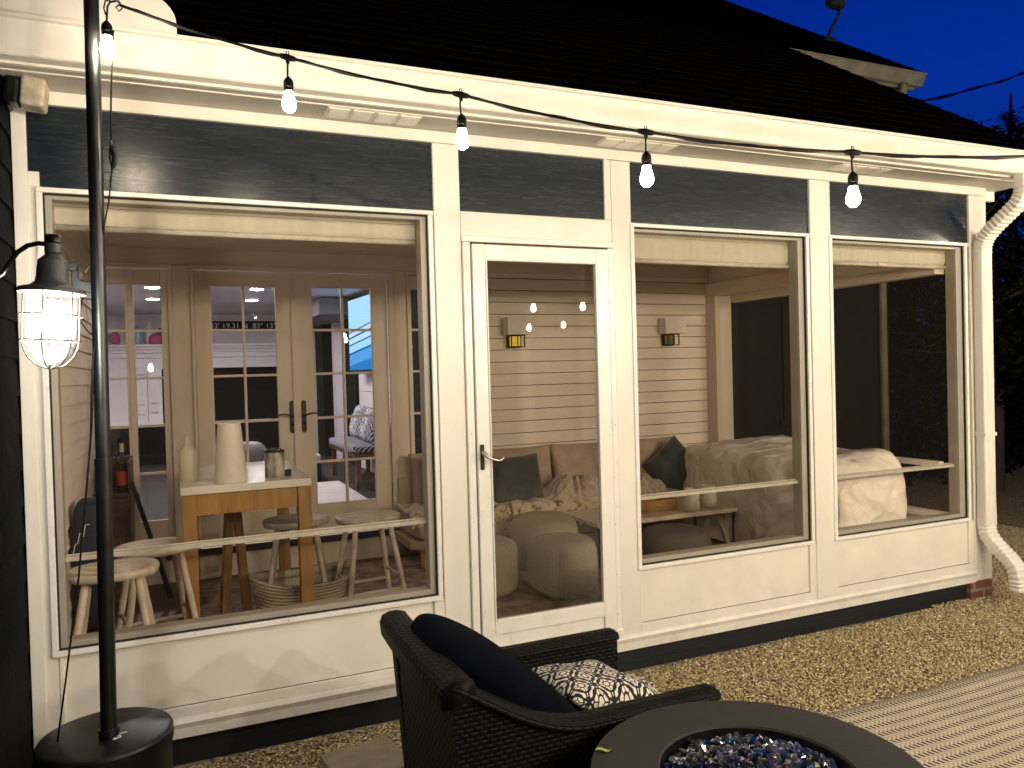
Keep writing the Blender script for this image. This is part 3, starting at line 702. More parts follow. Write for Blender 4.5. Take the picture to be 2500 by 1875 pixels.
# ================================================================== HOUSE
house = thing('house', 'house behind the porch with French doors into a lit living room', 'house', (0, 5, 0))
IW = M['iwall']
WALL = [(-1.95, 3.62, D, D+.12, 2.405, 4.60), (-1.435, -1.262, D, D+.12, .33, 2.40), (.232, .345, D, D+.12, .33, 2.40), (.66, 3.62, D+.02, D+.12, -.1, 2.40), (-1.95, .6595, D, D+.12, -.1, .30)]
bx('wall', IW, house, *WALL)
bx('outer_wall', M['navy'], house, (3.62, 6.4, 2.95, 3.07, -.3, 4.695), (3.621, 3.72, D, 2.9495, -.3, 4.6))
bm = B(); zc = .10
while zc < 2.40:
    h = .103; prism(bm, [(D+.019, zc), (D-.004, zc+.0015), (D+.006, zc+h-.004), (D+.012, zc+h-.003), (D+.012, zc+h), (D+.019, zc+h)], 'x', .66, 3.40); zc += h
obj('siding', bm, M['isiding'], house)
zc = .10
while zc < 2.40:
    bx('board_groove', M['groove'], house, (.66, 3.33, D-.0052, D+.004, zc-.0035, zc+.0012)); zc += .103
bx('threshold', M['dark'], house, (-1.50, .64, D-.05, D-.001, .272, .315), bevel=.003)
# casings
bx('casing', IW, house, (-1.285, -1.2625, D-.02, D-.001, .316, 2.371), (.184, .231, D-.03, D-.001, .316, 2.371), (-1.29, .235, D-.035, D-.001, 2.372, 2.402), bevel=.004)
bx('casing', IW, house, (-1.435, -1.405, D-.02, D-.001, .316, 2.371), (-1.92, -1.40, D-.03, D-.001, 2.372, 2.40), bevel=.004)
bx('casing', IW, house, (.63, .67, D-.025, D-.001, .316, 2.371), (.33, .68, D-.03, D-.001, 2.372, 2.398), (.345, .366, D-.02, D-.001, .316, 2.371), bevel=.004)
def glazed(name, x0, x1, gx0, gx1, gz0, gz1, bars_x, bars_z, y0=D+.012, y1=D+.056, z0=.317, z1=2.369):
    bm = B()
    box(bm, x0, gx0, y0, y1, z0, z1); box(bm, gx1, x1, y0, y1, z0, z1)
    box(bm, gx0+.0005, gx1-.0005, y0+.0005, y1, z0, gz0); box(bm, gx0+.0005, gx1-.0005, y0+.0005, y1, gz1, z1)
    o = obj(name, bm, M['door'], house, bevel=.004)
    w = .0095
    for x in bars_x: bx('muntin', M['door'], o, (x-w, x+w, y0+.006, y1-.006, gz0, gz1), bevel=.003)
    for z in bars_z: bx('muntin', M['door'], o, (gx0, gx1, y0+.008, y1-.008, z-w, z+w), bevel=.003)
    bm = B(); box(bm, gx0, gx1, y0+.021, y0+.024, gz0, gz1); obj('glass_pane', bm, M['pane'], o)
    return o
mz = (1.926, 1.584, 1.238, .893)
def lever(parent, x, d):
    pl = B(); pts = []
    for k in range(7): a = PI*k/6; pts.append((x+.018*math.cos(a), 1.365+.018*math.sin(a)))
    for k in range(7): a = PI+PI*k/6; pts.append((x+.018*math.cos(a), 1.148+.018*math.sin(a)))
    prism(pl, pts, 'y', D+.004, D+.0115); p = obj('handle', pl, M['bronze'], parent, bevel=.002)
    bm = B(); tube(bm, [(x, D+.004, 1.265), (x, D-.04, 1.265)], .009, 10)
    tube(bm, [(x, D-.042, 1.264), (x+d*.03, D-.046, 1.276), (x+d*.06, D-.046, 1.282), (x+d*.09, D-.045, 1.28), (x+d*.115, D-.044, 1.268), (x+d*.122, D-.044, 1.262)], [.008, .0065, .0055, .005, .0045, .004], 8)
    obj('lever', bm, M['bronze'], p, smooth=True)
    bm = B(); tube(bm, [(x, D+.002, 1.205), (x, D-.006, 1.205)], .012, 12); obj('lock', bm, M['bronze'], p, smooth=True)
d1 = glazed('french_door', -1.26, -.570, -1.142, -.685, .558, 2.257, [-.918], mz); d1['label'] = 'left leaf of the double French doors'
d2 = glazed('french_door', -.562, .183, -.409, .056, .564, 2.257, [-.175], mz); d2['label'] = 'right leaf of the double French doors'
lever(d1, -.587, -1); lever(d2, -.496, 1)
bx('door_astragal', M['door'], house, (-.5745, -.5575, D-.004, D+.011, .317, 2.369), bevel=.003)
glazed('sidelight_window', -1.70, -1.436, -1.660, -1.482, .552, 2.257, [], mz)
glazed('sidelight_window', -1.94, -1.701, -1.885, -1.717, .552, 2.257, [], mz)
glazed('sidelight_window', .346, .629, .388, .585, .552, 2.257, [], mz)
# main roof edge: soffit, gutter, small downspout
M['dimwhite'] = mat('dimmed_white', (.30, .28, .23), .6, var=.15)  # white darkened in the colour, standing for weak light at the upper eave
bx('soffit', M['dimwhite'], house, (4.12, 6.5, 2.66, 2.949, 4.70, 4.715))
bx('fascia', M['dimwhite'], house, (4.12, 6.51, 2.631, 2.655, 4.68, 4.835))
bm = B(); prism(bm, gutter_prof(2.63, 4.705), 'x', 4.12, 6.56); obj('gutter', bm, M['dimwhite'], house, smooth='auto', ang=28)
bm = B(); sweep(bm, [Vector((6.25, y, z)) for y, z in ((2.56, 4.706), (2.56, 4.64), (2.58, 4.59), (2.63, 4.54), (2.72, 4.48), (2.82, 4.42), (2.88, 4.36), (2.90, 4.25), (2.90, .1))], rect_prof(.08, .06)); obj('downspout', bm, M['dimwhite'], house, smooth=True)
# side window of the house seen through the porch
M['dimtrim'] = mat('unlit_window_trim', (.03, .027, .022), .7, spec=.1)
Y9 = 2.95
wv = bx('window_frame', M['dimtrim'], house, (4.75, 4.84, Y9-.03, Y9-.003, .95, 2.25), (5.46, 5.55, Y9-.03, Y9-.003, .95, 2.25), (4.84, 5.46, Y9-.03, Y9-.003, 2.16, 2.25), (4.7, 5.6, Y9-.045, Y9-.003, .88, .949), (4.84, 5.46, Y9-.028, Y9-.003, 1.56, 1.60), bevel=.003)
bx('glass_pane', M['dark'], wv, (4.84, 5.46, Y9-.012, Y9-.0035, .95, 2.16))
# roof pipe with a bracket head
# living room shell
bx('living_floor', M['livfloor'], house, (-2.7, 1.0, D+.121, 9.8, .25, .30))
bx('living_ceiling', M['livwall'], house, (-2.7, 1.0, D+.121, 9.8, 2.62, 2.66))
bx('living_back_wall', M['livwall'], house, (-2.7, 1.0, 9.7, 9.8, .3005, 2.6195))
bx('living_side_wall', M['livwall'], house, (.90, 1.0, 4.7, 9.699, .3005, 2.6195), (-2.7, -2.6, D+.122, 9.699, .3005, 2.6195))
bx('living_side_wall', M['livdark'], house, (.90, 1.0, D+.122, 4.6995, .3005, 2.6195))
bx('room_pillar', M['livwall'], house, (.34, .72, 9.35, 9.6995, .3005, 2.38), bevel=.003)
bx('room_beam', M['livgrey'], house, (.34, .8995, 6.6, 9.6, 2.385, 2.60))
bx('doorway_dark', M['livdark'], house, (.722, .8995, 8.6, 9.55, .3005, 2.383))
bx('doorway_trim', M['livwall'], house, (.80, .8995, 8.05, 8.3, .3005, 2.38), bevel=.003)
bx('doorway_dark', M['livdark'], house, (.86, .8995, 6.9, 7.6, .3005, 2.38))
bm = B()
for z in (.75, 1.05, 1.35, 1.65): box(bm, .8945, .8998, 4.71, 6.85, z, z+.006)
obj('board_groove', bm, M['livgrey'], house)

# left wing wall, running toward the camera
bm = B(); zc = G
while zc < 2.77:
    h = .15; prism(bm, [(-2.09, zc), (-1.9755, zc), (-1.984, zc+h), (-2.09, zc+h)], 'y', -2.3, .098); zc += h
wing = thing('side_wall', 'dark navy lap siding wall of the house wing at the left edge', 'wall', (-2.03, -1.1, G))
obj('siding', bm, mat('wing_navy', (.0012, .0028, .0038), .7, var=.3, vscale=5, bump=.2, bscale=30, spec=.04), wing)

# ================================================================== small fixed things
# white floodlight / box at upper left corner
fl = thing('floodlight', 'small cream box floodlight with black housing under the left gutter', 'floodlight', (-1.93, -.14, 2.62))
bm = B(); bmesh.ops.create_cube(bm, size=1, matrix=Matrix.Translation((-1.872, -.11, 2.712)) @ Matrix.Rotation(.1, 4, 'Y') @ Matrix.Diagonal((.085, .11, .115, 1)))
obj('lens_box', bm, M['cream'], fl, bevel=.012, seg=3)
bm = B(); bmesh.ops.create_cube(bm, size=1, matrix=Matrix.Translation((-1.944, -.11, 2.716)) @ Matrix.Rotation(.1, 4, 'Y') @ Matrix.Diagonal((.055, .10, .10, 1)))
obj('housing', bm, M['black'], fl, bevel=.015, seg=3)
bm = B(); tube(bm, [(-1.96, -.11, 2.70), (-1.97, -.08, 2.68), (-1.975, -.004, 2.68)], .012, 8); obj('bracket', bm, M['black'], fl, smooth=True)

# light pole on a round weighted base
pole = thing('light_pole', 'black metal pole holding the string lights on a round drum base', 'pole', (-1.635, -.81, G))
bc = (-1.638, -.81)
bm = B(); lathe(bm, [(.19, 0), (.198, .01), (.199, .47), (.205, .49), (.205, .523), (.200, .531), (.190, .535), (.06, .537), (.03, .538)], (bc[0], bc[1], G), 64); obj('base', bm, M['black'], pole, smooth='auto', ang=25)
px, py = -1.626, -.855
bm = B(); tube(bm, [(px, py, .40), (px+.012, py-.004, 1.30)], .0245, 24); tube(bm, [(px+.012, py-.004, 1.30), (px+.027, py-.006, 3.1)], .0225, 24); obj('shaft', bm, M['black'], pole, smooth='auto', ang=50)
bm = B(); tube(bm, [(px+.0119, py-.004, 1.288), (px+.0122, py-.004, 1.312)], .0262, 24); tube(bm, [(px, py, .40), (px, py, .43)], .031, 24); obj('collar', bm, M['black'], pole, smooth='auto', ang=50)
bm = B()
for (a, b) in (((-.03, .005), (.045, .012)), ((.0, -.012), (.028, -.004)), ((.01, -.028), (.03, -.014)), ((.006, -.03), (.012, -.018))):
    q = Vector((bc[0]+.02+a[0], bc[1]-.055+a[1], .4045)); w = Vector((bc[0]+.02+b[0], bc[1]-.055+b[1], .4045)); tube(bm, [q, w], .0018, 5)
obj('scuff', bm, M['bagline'], pole)
# bracket bolted to the pole
bm = B()
box(bm, -1.722, -1.672, -.835, -.805, 1.925, 1.952); box(bm, -1.690, -1.668, -.8345, -.8055, 1.872, 1.9255)
prism(bm, [(-1.690, 1.900), (-1.690, 1.868), (-1.61, 1.845), (-1.61, 1.883)], 'y', -.834, -.806)
prism(bm, [(-1.684, 1.868), (-1.69, 1.81), (-1.678, 1.785), (-1.668, 1.79), (-1.66, 1.835), (-1.61, 1.828), (-1.61, 1.846)], 'y', -.836, -.804)
obj('bracket', bm, M['black'], pole, bevel=.003)
bm = B(); tube(bm, [(-1.675, -.83, 1.775), (-1.65, -.838, 1.73), (-1.625, -.85, 1.706)], .0022, 6); obj('bracket_wire', bm, M['rubber'], pole)
# rope down the pole
bm = B(); tube(bm, [(-1.610, -.875, 1.72), (-1.630, -.878, 1.66), (-1.640, -.872, 1.45), (-1.662, -.868, 1.233), (-1.695, -.860, .941), (-1.745, -.845, .60), (-1.775, -.835, .408)], [.003]*7, 8)
tube(bm, [(-1.618, -.880, 1.72), (-1.636, -.882, 1.60), (-1.648, -.878, 1.35)], .0022, 6)
gy = obj('guy_rope', bm, M['rubber'], None, smooth=True); tag(gy, 'thin dark rope running slanted down beside the black pole', 'rope')

# ------------------------------------------------ string lights
def string_light(name, label, bulbs, cordpts, hang=.125, grp=None, cap=True, bm_='bulb'):
    t = thing(name, label, 'string lights', bulbs[0])
    # cord: smooth sagging line
    pts = []
    for i in range(len(cordpts)-1):
        a = Vector(cordpts[i]); b = Vector(cordpts[i+1])
        for k in range(10):
            q = k/10; p = a.lerp(b, q); p.z -= .010*math.sin(q*PI)*(b-a).length*1.6; p.z += .0015*noise.noise(p*9); pts.append(p)
    pts.append(Vector(cordpts[-1])); bm = B(); tube(bm, pts, .0050, 8)
    pts2 = [p+Vector((.002, .004, .005*math.sin(i*1.3))) for i, p in enumerate(pts)]; tube(bm, pts2, .0036, 6)
    obj('cord', bm, M['rubber'], t, smooth=True)
    for i, b in enumerate(bulbs):
        x, y, z = b; top = z+hang
        bm = B()
        # T junction on the cord, loop, drop wire, cap
        if i or not cap:
            d = Vector(cordpts[min(i+1, len(cordpts)-1)]) - Vector(cordpts[max(i-1, 0)]); d.normalize(); j = Vector((x, y, top))
            tube(bm, [j-d*.032, j-d*.022, j, j+d*.022, j+d*.032], [.004, .0085, .011, .0085, .004], 10)
            tube(bm, [j+Vector((-.004, 0, .008)), j+Vector((-.004, 0, .02)), j+Vector((.004, 0, .02)), j+Vector((.004, 0, .008))], .0018, 6)
            tube(bm, [j, j-Vector((0, 0, .02))], [.009, .006], 8)
        w = [(x, y, top-.008), (x-.004+.003*(i % 2), y, top-.03), (x-.002, y, z+.065), (x, y, z+.055)] if (i or not cap) else [(x+.03, y-.02, top-.005), (x+.012, y-.012, top-.008), (x+.004, y-.004, top-.02), (x, y, z+.055)]
        tube(bm, w, .0032, 6)
        lathe(bm, [(.004, .062), (.0075, .058), (.014, .050), (.0165, .042), (.0165, .026), (.0145, .0245), (.0155, .022), (.0155, .012)], (x, y, z), 18)
        s = obj('socket', bm, M['rubber'], t, smooth='auto', ang=40)
        bm = B(); lathe(bm, [(.0125, .014), (.016, -.004), (.0215, -.020), (.0228, -.032), (.019, -.045), (.009, -.0545), (.002, -.056)], (x, y, z), 20)
        obj('bulb', bm, M[bm_], s, smooth=True)
    return t
fb = [(-1.556, -.915, 2.650), (-1.017, -1.05, 2.492), (-.4945, -1.276, 2.354), (.063, -1.5195, 2.214), (.688, -1.792, 2.128), (1.31, -2.06, 2.10), (1.92, -2.33, 2.14), (2.5, -2.6, 2.24)]
hang = .125
cp = [(-1.602, -.85, 2.86)]
string_pts = [(-1.5175, -.875, 2.785)] + [(x, y, z+hang) for x, y, z in fb[1:]] + [(3.1, -2.85, 2.5)]
string_light('string_light', 'black cord of glowing bulbs strung from the pole across the porch front', fb, string_pts, hang)
# carabiner that ties the cord to the pole
bm = B(); tube(bm, [(-1.600, -.862, 2.868), (-1.592, -.868, 2.874), (-1.58, -.87, 2.868), (-1.578, -.87, 2.856), (-1.587, -.868, 2.848), (-1.598, -.864, 2.856), (-1.600, -.862, 2.868)], .0025, 6)
tube(bm, [(-1.624, -.853, 2.872), (-1.60, -.862, 2.868)], .003, 6)
tube(bm, [(-1.58, -.87, 2.856), (-1.548, -.868, 2.826), (-1.5175, -.865, 2.795)], [.003, .0055, .004], 8)
tube(bm, [(-1.545, -.868, 2.80), (-1.56, -.868, 2.795), (-1.566, -.86, 2.775), (-1.5625, -.84, 2.762)], .003, 6)
tube(bm, [(-1.5175, -.865, 2.795), (-1.53, -.866, 2.78), (-1.522, -.866, 2.768), (-1.512, -.866, 2.78)], .0025, 6)
ca = obj('rope_clip', bm, M['black'], None, smooth=True); tag(ca, 'small black snap clip tying the light cord to the pole top', 'clip')
bm = B(); tube(bm, [(-1.538, -.90, 2.69), (-1.545, -.90, 2.60), (-1.553, -.90, 2.45), (-1.556, -.90, 2.33)], .0028, 8)
tube(bm, [(-1.556, -.90, 2.335), (-1.553, -.90, 2.31), (-1.547, -.90, 2.285), (-1.550, -.90, 2.26), (-1.556, -.90, 2.245)], [.005, .009, .008, .008, .004], 8)
tube(bm, [(-1.556, -.90, 2.335), (-1.562, -.90, 2.30), (-1.560, -.90, 2.27), (-1.556, -.90, 2.245)], .003, 6)
tube(bm, [(-1.556, -.90, 2.25), (-1.568, -.89, 2.15), (-1.60, -.868, 2.0)], .0024, 6)
ck = obj('hanging_cord', bm, M['rubber'], None, smooth=True); tag(ck, 'thin cord with a buckle hanging down from the first glowing bulb', 'cord')
# a second run of lights over the yard (mirrored in the door glass)
rb = [(5.3, -3.0, 2.6), (4.2, -3.65, 2.34), (3.4, -4.05, 2.18), (2.745, -4.31, 2.11), (2.37, -4.45, 2.085), (1.3, -4.75, 2.2), (.3, -4.95, 2.45)]
string_light('string_light', 'run of glowing bulbs over the yard that is mirrored in the door glass', rb, [(x, y, z+hang) for x, y, z in rb], hang, cap=False, bm_='bulbfar')
# lights on the far side of the porch corner
cb = [(4.32, -.52, 2.50), (4.75, -.9, 2.40)]
string_light('string_light', 'short run of glowing bulbs beyond the right end of the gutter', cb, [(x, y, z+hang) for x, y, z in cb], hang, cap=False)

# ------------------------------------------------ wall lantern
LX, LY = -1.684, -1.39
lan = thing('wall_lantern', 'caged glass wall lantern burning white on a curved gooseneck arm', 'lantern', (LX, LY, 1.60))
lan.rotation_euler = (0, .055, 0)
bm = B(); lathe(bm, [(.012, .325), (.020, .322), (.020, .300), (.016, .296), (.024, .288), (.034, .278), (.036, .262), (.037, .235), (.040, .222), (.052, .213), (.076, .206), (.078, .199), (.077, .194), (.060, .196)], (LX, LY, 1.598), 48)
obj('shade', bm, M['lamp'], lan, smooth='auto', ang=35)
bm = B(); lathe(bm, [(.018, .345), (.021, .340), (.021, .326), (.012, .324)], (LX, LY, 1.598), 24); obj('finial', bm, M['black'], lan, smooth='auto')
bm = B(); tube(bm, [(LX, LY, 1.918), (-1.72, -1.375, 1.921), (-1.745, -1.366, 1.914), (-1.768, -1.358, 1.896), (-1.785, -1.352, 1.870), (-1.80, -1.347, 1.84), (-1.835, -1.342, 1.815), (-1.89, -1.34, 1.805), (-1.985, -1.34, 1.805)], .0062, 12)
lathe(bm, [(.0, 0), (.05, 0)], (0, 0, 0), 4) if False else None
obj('arm', bm, M['black'], lan, smooth=True)
bm = B(); tube(bm, [(-1.984, -1.34, 1.805), (-1.966, -1.34, 1.805)], .055, 28); obj('wall_plate', bm, M['black'], lan, smooth='auto')
bm = B(); lathe(bm, [(.056, .196), (.057, .190), (.057, .085), (.055, .065), (.047, .040), (.033, .021), (.016, .011), (.002, .009)], (LX, LY, 1.598), 48, cap=False); obj('glass_jar', bm, M['jar'], lan, smooth=True)
bm = B(); r = .0655
for k in range(6):
    a = 2*PI*k/6+.35; c, s_ = math.cos(a), math.sin(a)
    tube(bm, [(LX+c*r, LY+s_*r, 1.598+.196), (LX+c*r, LY+s_*r, 1.598+.075), (LX+c*r*.96, LY+s_*r*.96, 1.598+.055), (LX+c*r*.80, LY+s_*r*.80, 1.598+.030), (LX+c*r*.5, LY+s_*r*.5, 1.598+.009), (LX+c*.003, LY+s_*.003, 1.598-.001)], .0017, 6)
for z, rr in ((.138, .070), (.072, .070)):
    pts = [(LX+rr*math.cos(2*PI*k/40), LY+rr*math.sin(2*PI*k/40), 1.598+z) for k in range(41)]; tube(bm, pts, .0017, 6, cap=False)
obj('cage', bm, M['cage'], lan, smooth=True)
bm = B(); lathe(bm, [(.012, .175), (.013, .165), (.018, .150), (.024, .130), (.025, .112), (.020, .094), (.010, .085), (.002, .083)], (LX, LY, 1.598), 24); obj('bulb', bm, M['bulbcool'], lan, smooth=True)

# ------------------------------------------------ service wire, roof pipe
bm = B(); P = []
a = Vector((6.5, 2.94, 4.58)); b = Vector((13.73, 5.13, 7.09))
for k in range(25):
    q = k/24; p = a.lerp(b, q); p.z -= .5*math.sin(q*PI)*.2; P.append(p)
tube(bm, P, .014, 6); tube(bm, [p+Vector((.0, .01, .02*math.sin(i*.9))) for i, p in enumerate(P)], .010, 6)
o = obj('service_wire', bm, M['rubber'], None, smooth=True); tag(o, 'thick black utility wire running from the house roof into the blue sky', 'wire')
pp = thing('roof_antenna', 'small grey antenna head on a bent arm standing on the roof', 'antenna', (6.3, 3.70, 5.64))
bm = B(); tube(bm, [(6.30, 3.70, 5.62), (6.31, 3.69, 5.70), (6.377, 3.667, 5.848), (6.453, 3.636, 6.00), (6.460, 3.632, 6.08)], [.03, .024, .02, .02, .02], 10); obj('arm', bm, M['lamp'], pp, smooth=True)
bm = B(); box(bm, 6.22, 6.38, 3.62, 3.78, 5.60, 5.67); obj('foot', bm, M['lamp'], pp, bevel=.01)
bm = B(); bmesh.ops.create_cube(bm, size=1, matrix=Matrix.Translation((6.40, 3.65, 6.135)) @ Matrix.Rotation(.12, 4, 'Y') @ Matrix.Diagonal((.22, .12, .15, 1))); obj('head', bm, M['lamp'], pp, bevel=.01)

# ================================================================== YARD THINGS
# paving stones
def paver(name, pts, label, z=-.085):
    bm = B(); prism(bm, pts, 'z', G-.03, z); o = obj(name, bm, M['stone'], None, bevel=.006)
    tag(o, label, 'paving stone', 'concrete paving stones in the gravel')
paver('paving_stone', [(-.87, -.285), (-.56, -.225), (-.515, -.53), (-.83, -.60)], 'square tan concrete paving stone lying clear between drum base and chair')
paver('paving_stone', [(-.42, -.20), (-.12, -.15), (-.07, -.45), (-.39, -.52)], 'tan concrete paving stone half hidden behind the wicker chair back')
paver('paving_stone', [(-1.13, -.36), (-.95, -.325), (-.92, -.6), (-1.13, -.64)], 'paving stone whose corner shows nearest the black drum base')
# outdoor rug
bm = B(); uvl = bm.loops.layers.uv.verify(); x0, x1, y0, y1 = 1.10, 5.2, -4.4, -.915; nx, ny = 80, 60; gr = []
for j in range(ny+1):
    r = []
    for i in range(nx+1):
        x = x0+(x1-x0)*i/nx; y = y0+(y1-y0)*j/ny
        yy = y + (.010*noise.noise(Vector((x*3.1, 5, 0))) + .006*noise.noise(Vector((x*9, 2, 0))))*(j/ny)
        z = G+.014+.006*noise.noise(Vector((x*2.2, y*2.2, 4)))
        r.append(bm.verts.new((x, yy, z)))
    gr.append(r)
for j in range(ny):
    for i in range(nx):
        f = bm.faces.new((gr[j][i], gr[j][i+1], gr[j+1][i+1], gr[j+1][i]))
        for lp, (a, b) in zip(f.loops, ((i, j), (i+1, j), (i+1, j+1), (i, j+1))): lp[uvl].uv = ((x1-x0)*a/nx, -(y1-y0)*(1-b/ny)+6.9)
rg = obj('outdoor_rug', bm, M['rug'], None, smooth=True); tag(rg, 'flat woven tan outdoor rug with dark dashed stripes on the gravel', 'rug')
sol = rg.modifiers.new('s', 'SOLIDIFY'); sol.thickness = .006; sol.offset = 1

# fire pit table
pit = thing('fire_pit_table', 'round charcoal fire pit table with a sunken bowl of glass pebbles', 'fire pit', (-.025, -2.1, G))
PC = (-.025, -2.10)
bm = B(); H = .5-G
lathe(bm, [(.28, 0), (.29, .01), (.30, .08), (.36, .30), (.385, H-.09), (.385, H-.055)], (*PC, G), 72); obj('body', bm, M['pit'], pit, smooth='auto', ang=30)
bm = B(); n = 96; prof = [(.252, -.085), (.252, -.006), (.257, 0), (.425, 0), (.434, -.003), (.437, -.010), (.437, -.045), (.430, -.052), (.30, -.054)]
rings = [[bm.verts.new((PC[0]+r*math.cos(2*PI*k/n), PC[1]+r*math.sin(2*PI*k/n), .5+z)) for k in range(n)] for r, z in prof]
for q in range(len(rings)-1):
    for k in range(n): bm.faces.new((rings[q][k], rings[q][(k+1) % n], rings[q+1][(k+1) % n], rings[q+1][k]))
obj('tabletop', bm, M['pit'], pit, smooth='auto', ang=30)
bm = B(); lathe(bm, [(.249, -.004), (.249, -.07), (.24, -.075), (.002, -.075)], (*PC, .5), 72, cap=False); obj('bowl', bm, M['black'], pit, smooth='auto')
# glass pebbles
def gems():
    rng = random.Random(5); bm = B(); lay = bm.faces.layers.float.new('tone'); cnt = 0
    for k in range(950):
        a = rng.uniform(0, 2*PI); rr = .24*math.sqrt(rng.random()); x = PC[0]+rr*math.cos(a); y = PC[1]+rr*math.sin(a)
        hgt = -.045+.062*(1-(rr/.25)**2)+rng.uniform(-.012, .016)
        s = rng.uniform(.008, .0145)
        r = bmesh.ops.create_icosphere(bm, subdivisions=1, radius=1, matrix=Matrix.Translation((x, y, .5+hgt)) @ Matrix.Rotation(rng.uniform(0, 6), 4, Vector((rng.random(), rng.random(), rng.random()+.01)).normalized()) @ Matrix.Diagonal((s*rng.uniform(.7, 1.3), s*rng.uniform(.7, 1.3), s*rng.uniform(.6, 1), 1)))
        for v in r['verts']: v.co += Vector((rng.uniform(-1, 1), rng.uniform(-1, 1), rng.uniform(-1, 1)))*s*.28
        tn = rng.random(); fs = {f for v in r['verts'] for f in v.link_faces}
        for f in fs: f[lay] = tn
    return bm
bm = gems(); o = obj('fire_glass', bm, M['gems'], None, origin=(*PC, .45)); tag(o, 'sparkling clear and blue glass pebbles heaped in the fire pit bowl', 'fire glass', kind='stuff')
# yellow leaf on the table
bm = B(); vs = []
LC = Vector((-.335, -1.835, .502))
for i in range(9):
    q = i/8; w = .010*math.sin(q*PI)**.7; c = LC+Vector((.046*(q-.5), -.016*(q-.5), .004*math.sin(q*PI*2)+.002))
    vs.append((bm.verts.new(c+Vector((.3*w, w, .002))), bm.verts.new(c), bm.verts.new(c-Vector((.3*w, w, -.003)))))
for i in range(8):
    for k in (0, 1):
        q = [vs[i][k], vs[i+1][k], vs[i+1][k+1], vs[i][k+1]]; bm.faces.new(q)
o = obj('fallen_leaf', bm, M['leafy'], None, smooth=True); tag(o, 'single yellow green leaf lying on the fire pit rim', 'leaf')

# wicker armchair, faces +x
ch = thing('wicker_armchair', 'dark woven wicker armchair with sloping arms beside the fire pit', 'armchair', (-.25, -1.31, G))
# side profile of arms: (x, z) top line from back top down to arm
def topz(x):
    # back post high at x=-.70, sweeping down to arm height .5
    if x < -.28:
        q = (x+.70)/.42; q = max(0, min(1, q)); return .70-.20*(math.sin(q*PI/2)**.9)
    return .50
for (ya, yb, nm) in ((-1.665, -1.585, 'arm'), (-1.035, -.955, 'arm')):
    bm = B(); xs = [-.715+.915*i/30 for i in range(31)]
    top = []
    for x in xs:
        q = max(0, min(1, (x+.715)/.45)); z = .70-.20*math.sin(q*PI/2)**1.15; top.append((x, z))
    bot = []
    for x, z in reversed(top):
        zl = z-.5 if x > .1 else (.02 if x < -.45 else .02+.0)
        bot.append((x + (.06 if x < -.6 else 0), G+.03))
    poly = top+bot
    # thick slab side
    prism(bm, poly, 'y', ya+.012, yb-.012)
    obj('side_panel', bm, M['wicker'], ch, buv=True)
    bm = B()
    # flat rounded arm cap swept along the top line
    rings = []
    for (x, z), i in zip(top, range(len(top))):
        x2, z2 = top[min(i+1, len(top)-1)]; x1_, z1_ = top[max(i-1, 0)]
        t = Vector((x2-x1_, 0, z2-z1_)).normalized(); nn = Vector((-t.z, 0, t.x))
        c = Vector((x, (ya+yb)/2, z)); hw = (yb-ya)/2+.004
        r = []
        for (a, b) in ((-hw, -.022), (-hw, -.006), (-hw+.008, .003), (0, .006), (hw-.008, .003), (hw, -.006), (hw, -.022)): r.append(bm.verts.new(c+Vector((0, a, 0))+nn*b))
        rings.append(r)
    uvl = bm.loops.layers.uv.verify()
    for i in range(len(rings)-1):
        for k in range(6):
            f = bm.faces.new((rings[i][k], rings[i][k+1], rings[i+1][k+1], rings[i+1][k]))
            for lp, (uu, vv) in zip(f.loops, ((i, k), (i, k+1), (i+1, k+1), (i+1, k))): lp[uvl].uv = (uu*.031, vv*.0165)
    bm.faces.new(rings[0]); bm.faces.new(rings[-1][::-1])
    obj('arm', bm, M['wicker'], ch, smooth=True)
# back: slightly raked panel joining both sides, under a broad flat woven top band
bm = B(); prism(bm, [(-.705, .66), (-.645, .66), (-.50, .12), (-.58, .10), (-.635, G+.03), (-.66, G+.03)], 'y', -1.60, -1.02); obj('backrest', bm, M['wicker'], ch, buv=True, bevel=.01)
bm = B(); uvl = bm.loops.layers.uv.verify(); rings = []
nb = 26
for i in range(nb+1):
    q = i/nb; y = -1.668+q*.716; bow = -.018*math.sin(q*PI); zt = .700+.012*math.sin(q*PI)
    r = []
    for (dx, dz) in ((-.062, -.075), (-.066, -.030), (-.056, -.006), (-.030, .004), (.0, .004), (.028, -.004), (.036, -.022), (.034, -.06)): r.append(bm.verts.new((-.678+dx+bow, y, zt+dz)))
    rings.append(r)
for i in range(nb):
    for k in range(7):
        f = bm.faces.new((rings[i][k], rings[i][k+1], rings[i+1][k+1], rings[i+1][k]))
        for lp, (uu, vv) in zip(f.loops, ((i, k), (i, k+1), (i+1, k+1), (i+1, k))): lp[uvl].uv = (uu*.0275, vv*.022)
bm.faces.new(rings[0][::-1]); bm.faces.new(rings[-1]); obj('top_band', bm, M['wicker'], ch, smooth=True)
bx('seat', M['wicker'], ch, (-.58, .17, -1.59, -1.03, .05, .16), buv=True, bevel=.01)
bx('front_panel', M['wicker'], ch, (.14, .185, -1.598, -1.022, G+.03, .165), buv=True, bevel=.01)
for x in (-.64, .15):
    for y in (-1.625, -.995): bx('leg', M['black'], ch, (x-.02, x+.02, y-.02, y+.02, G, G+.035))
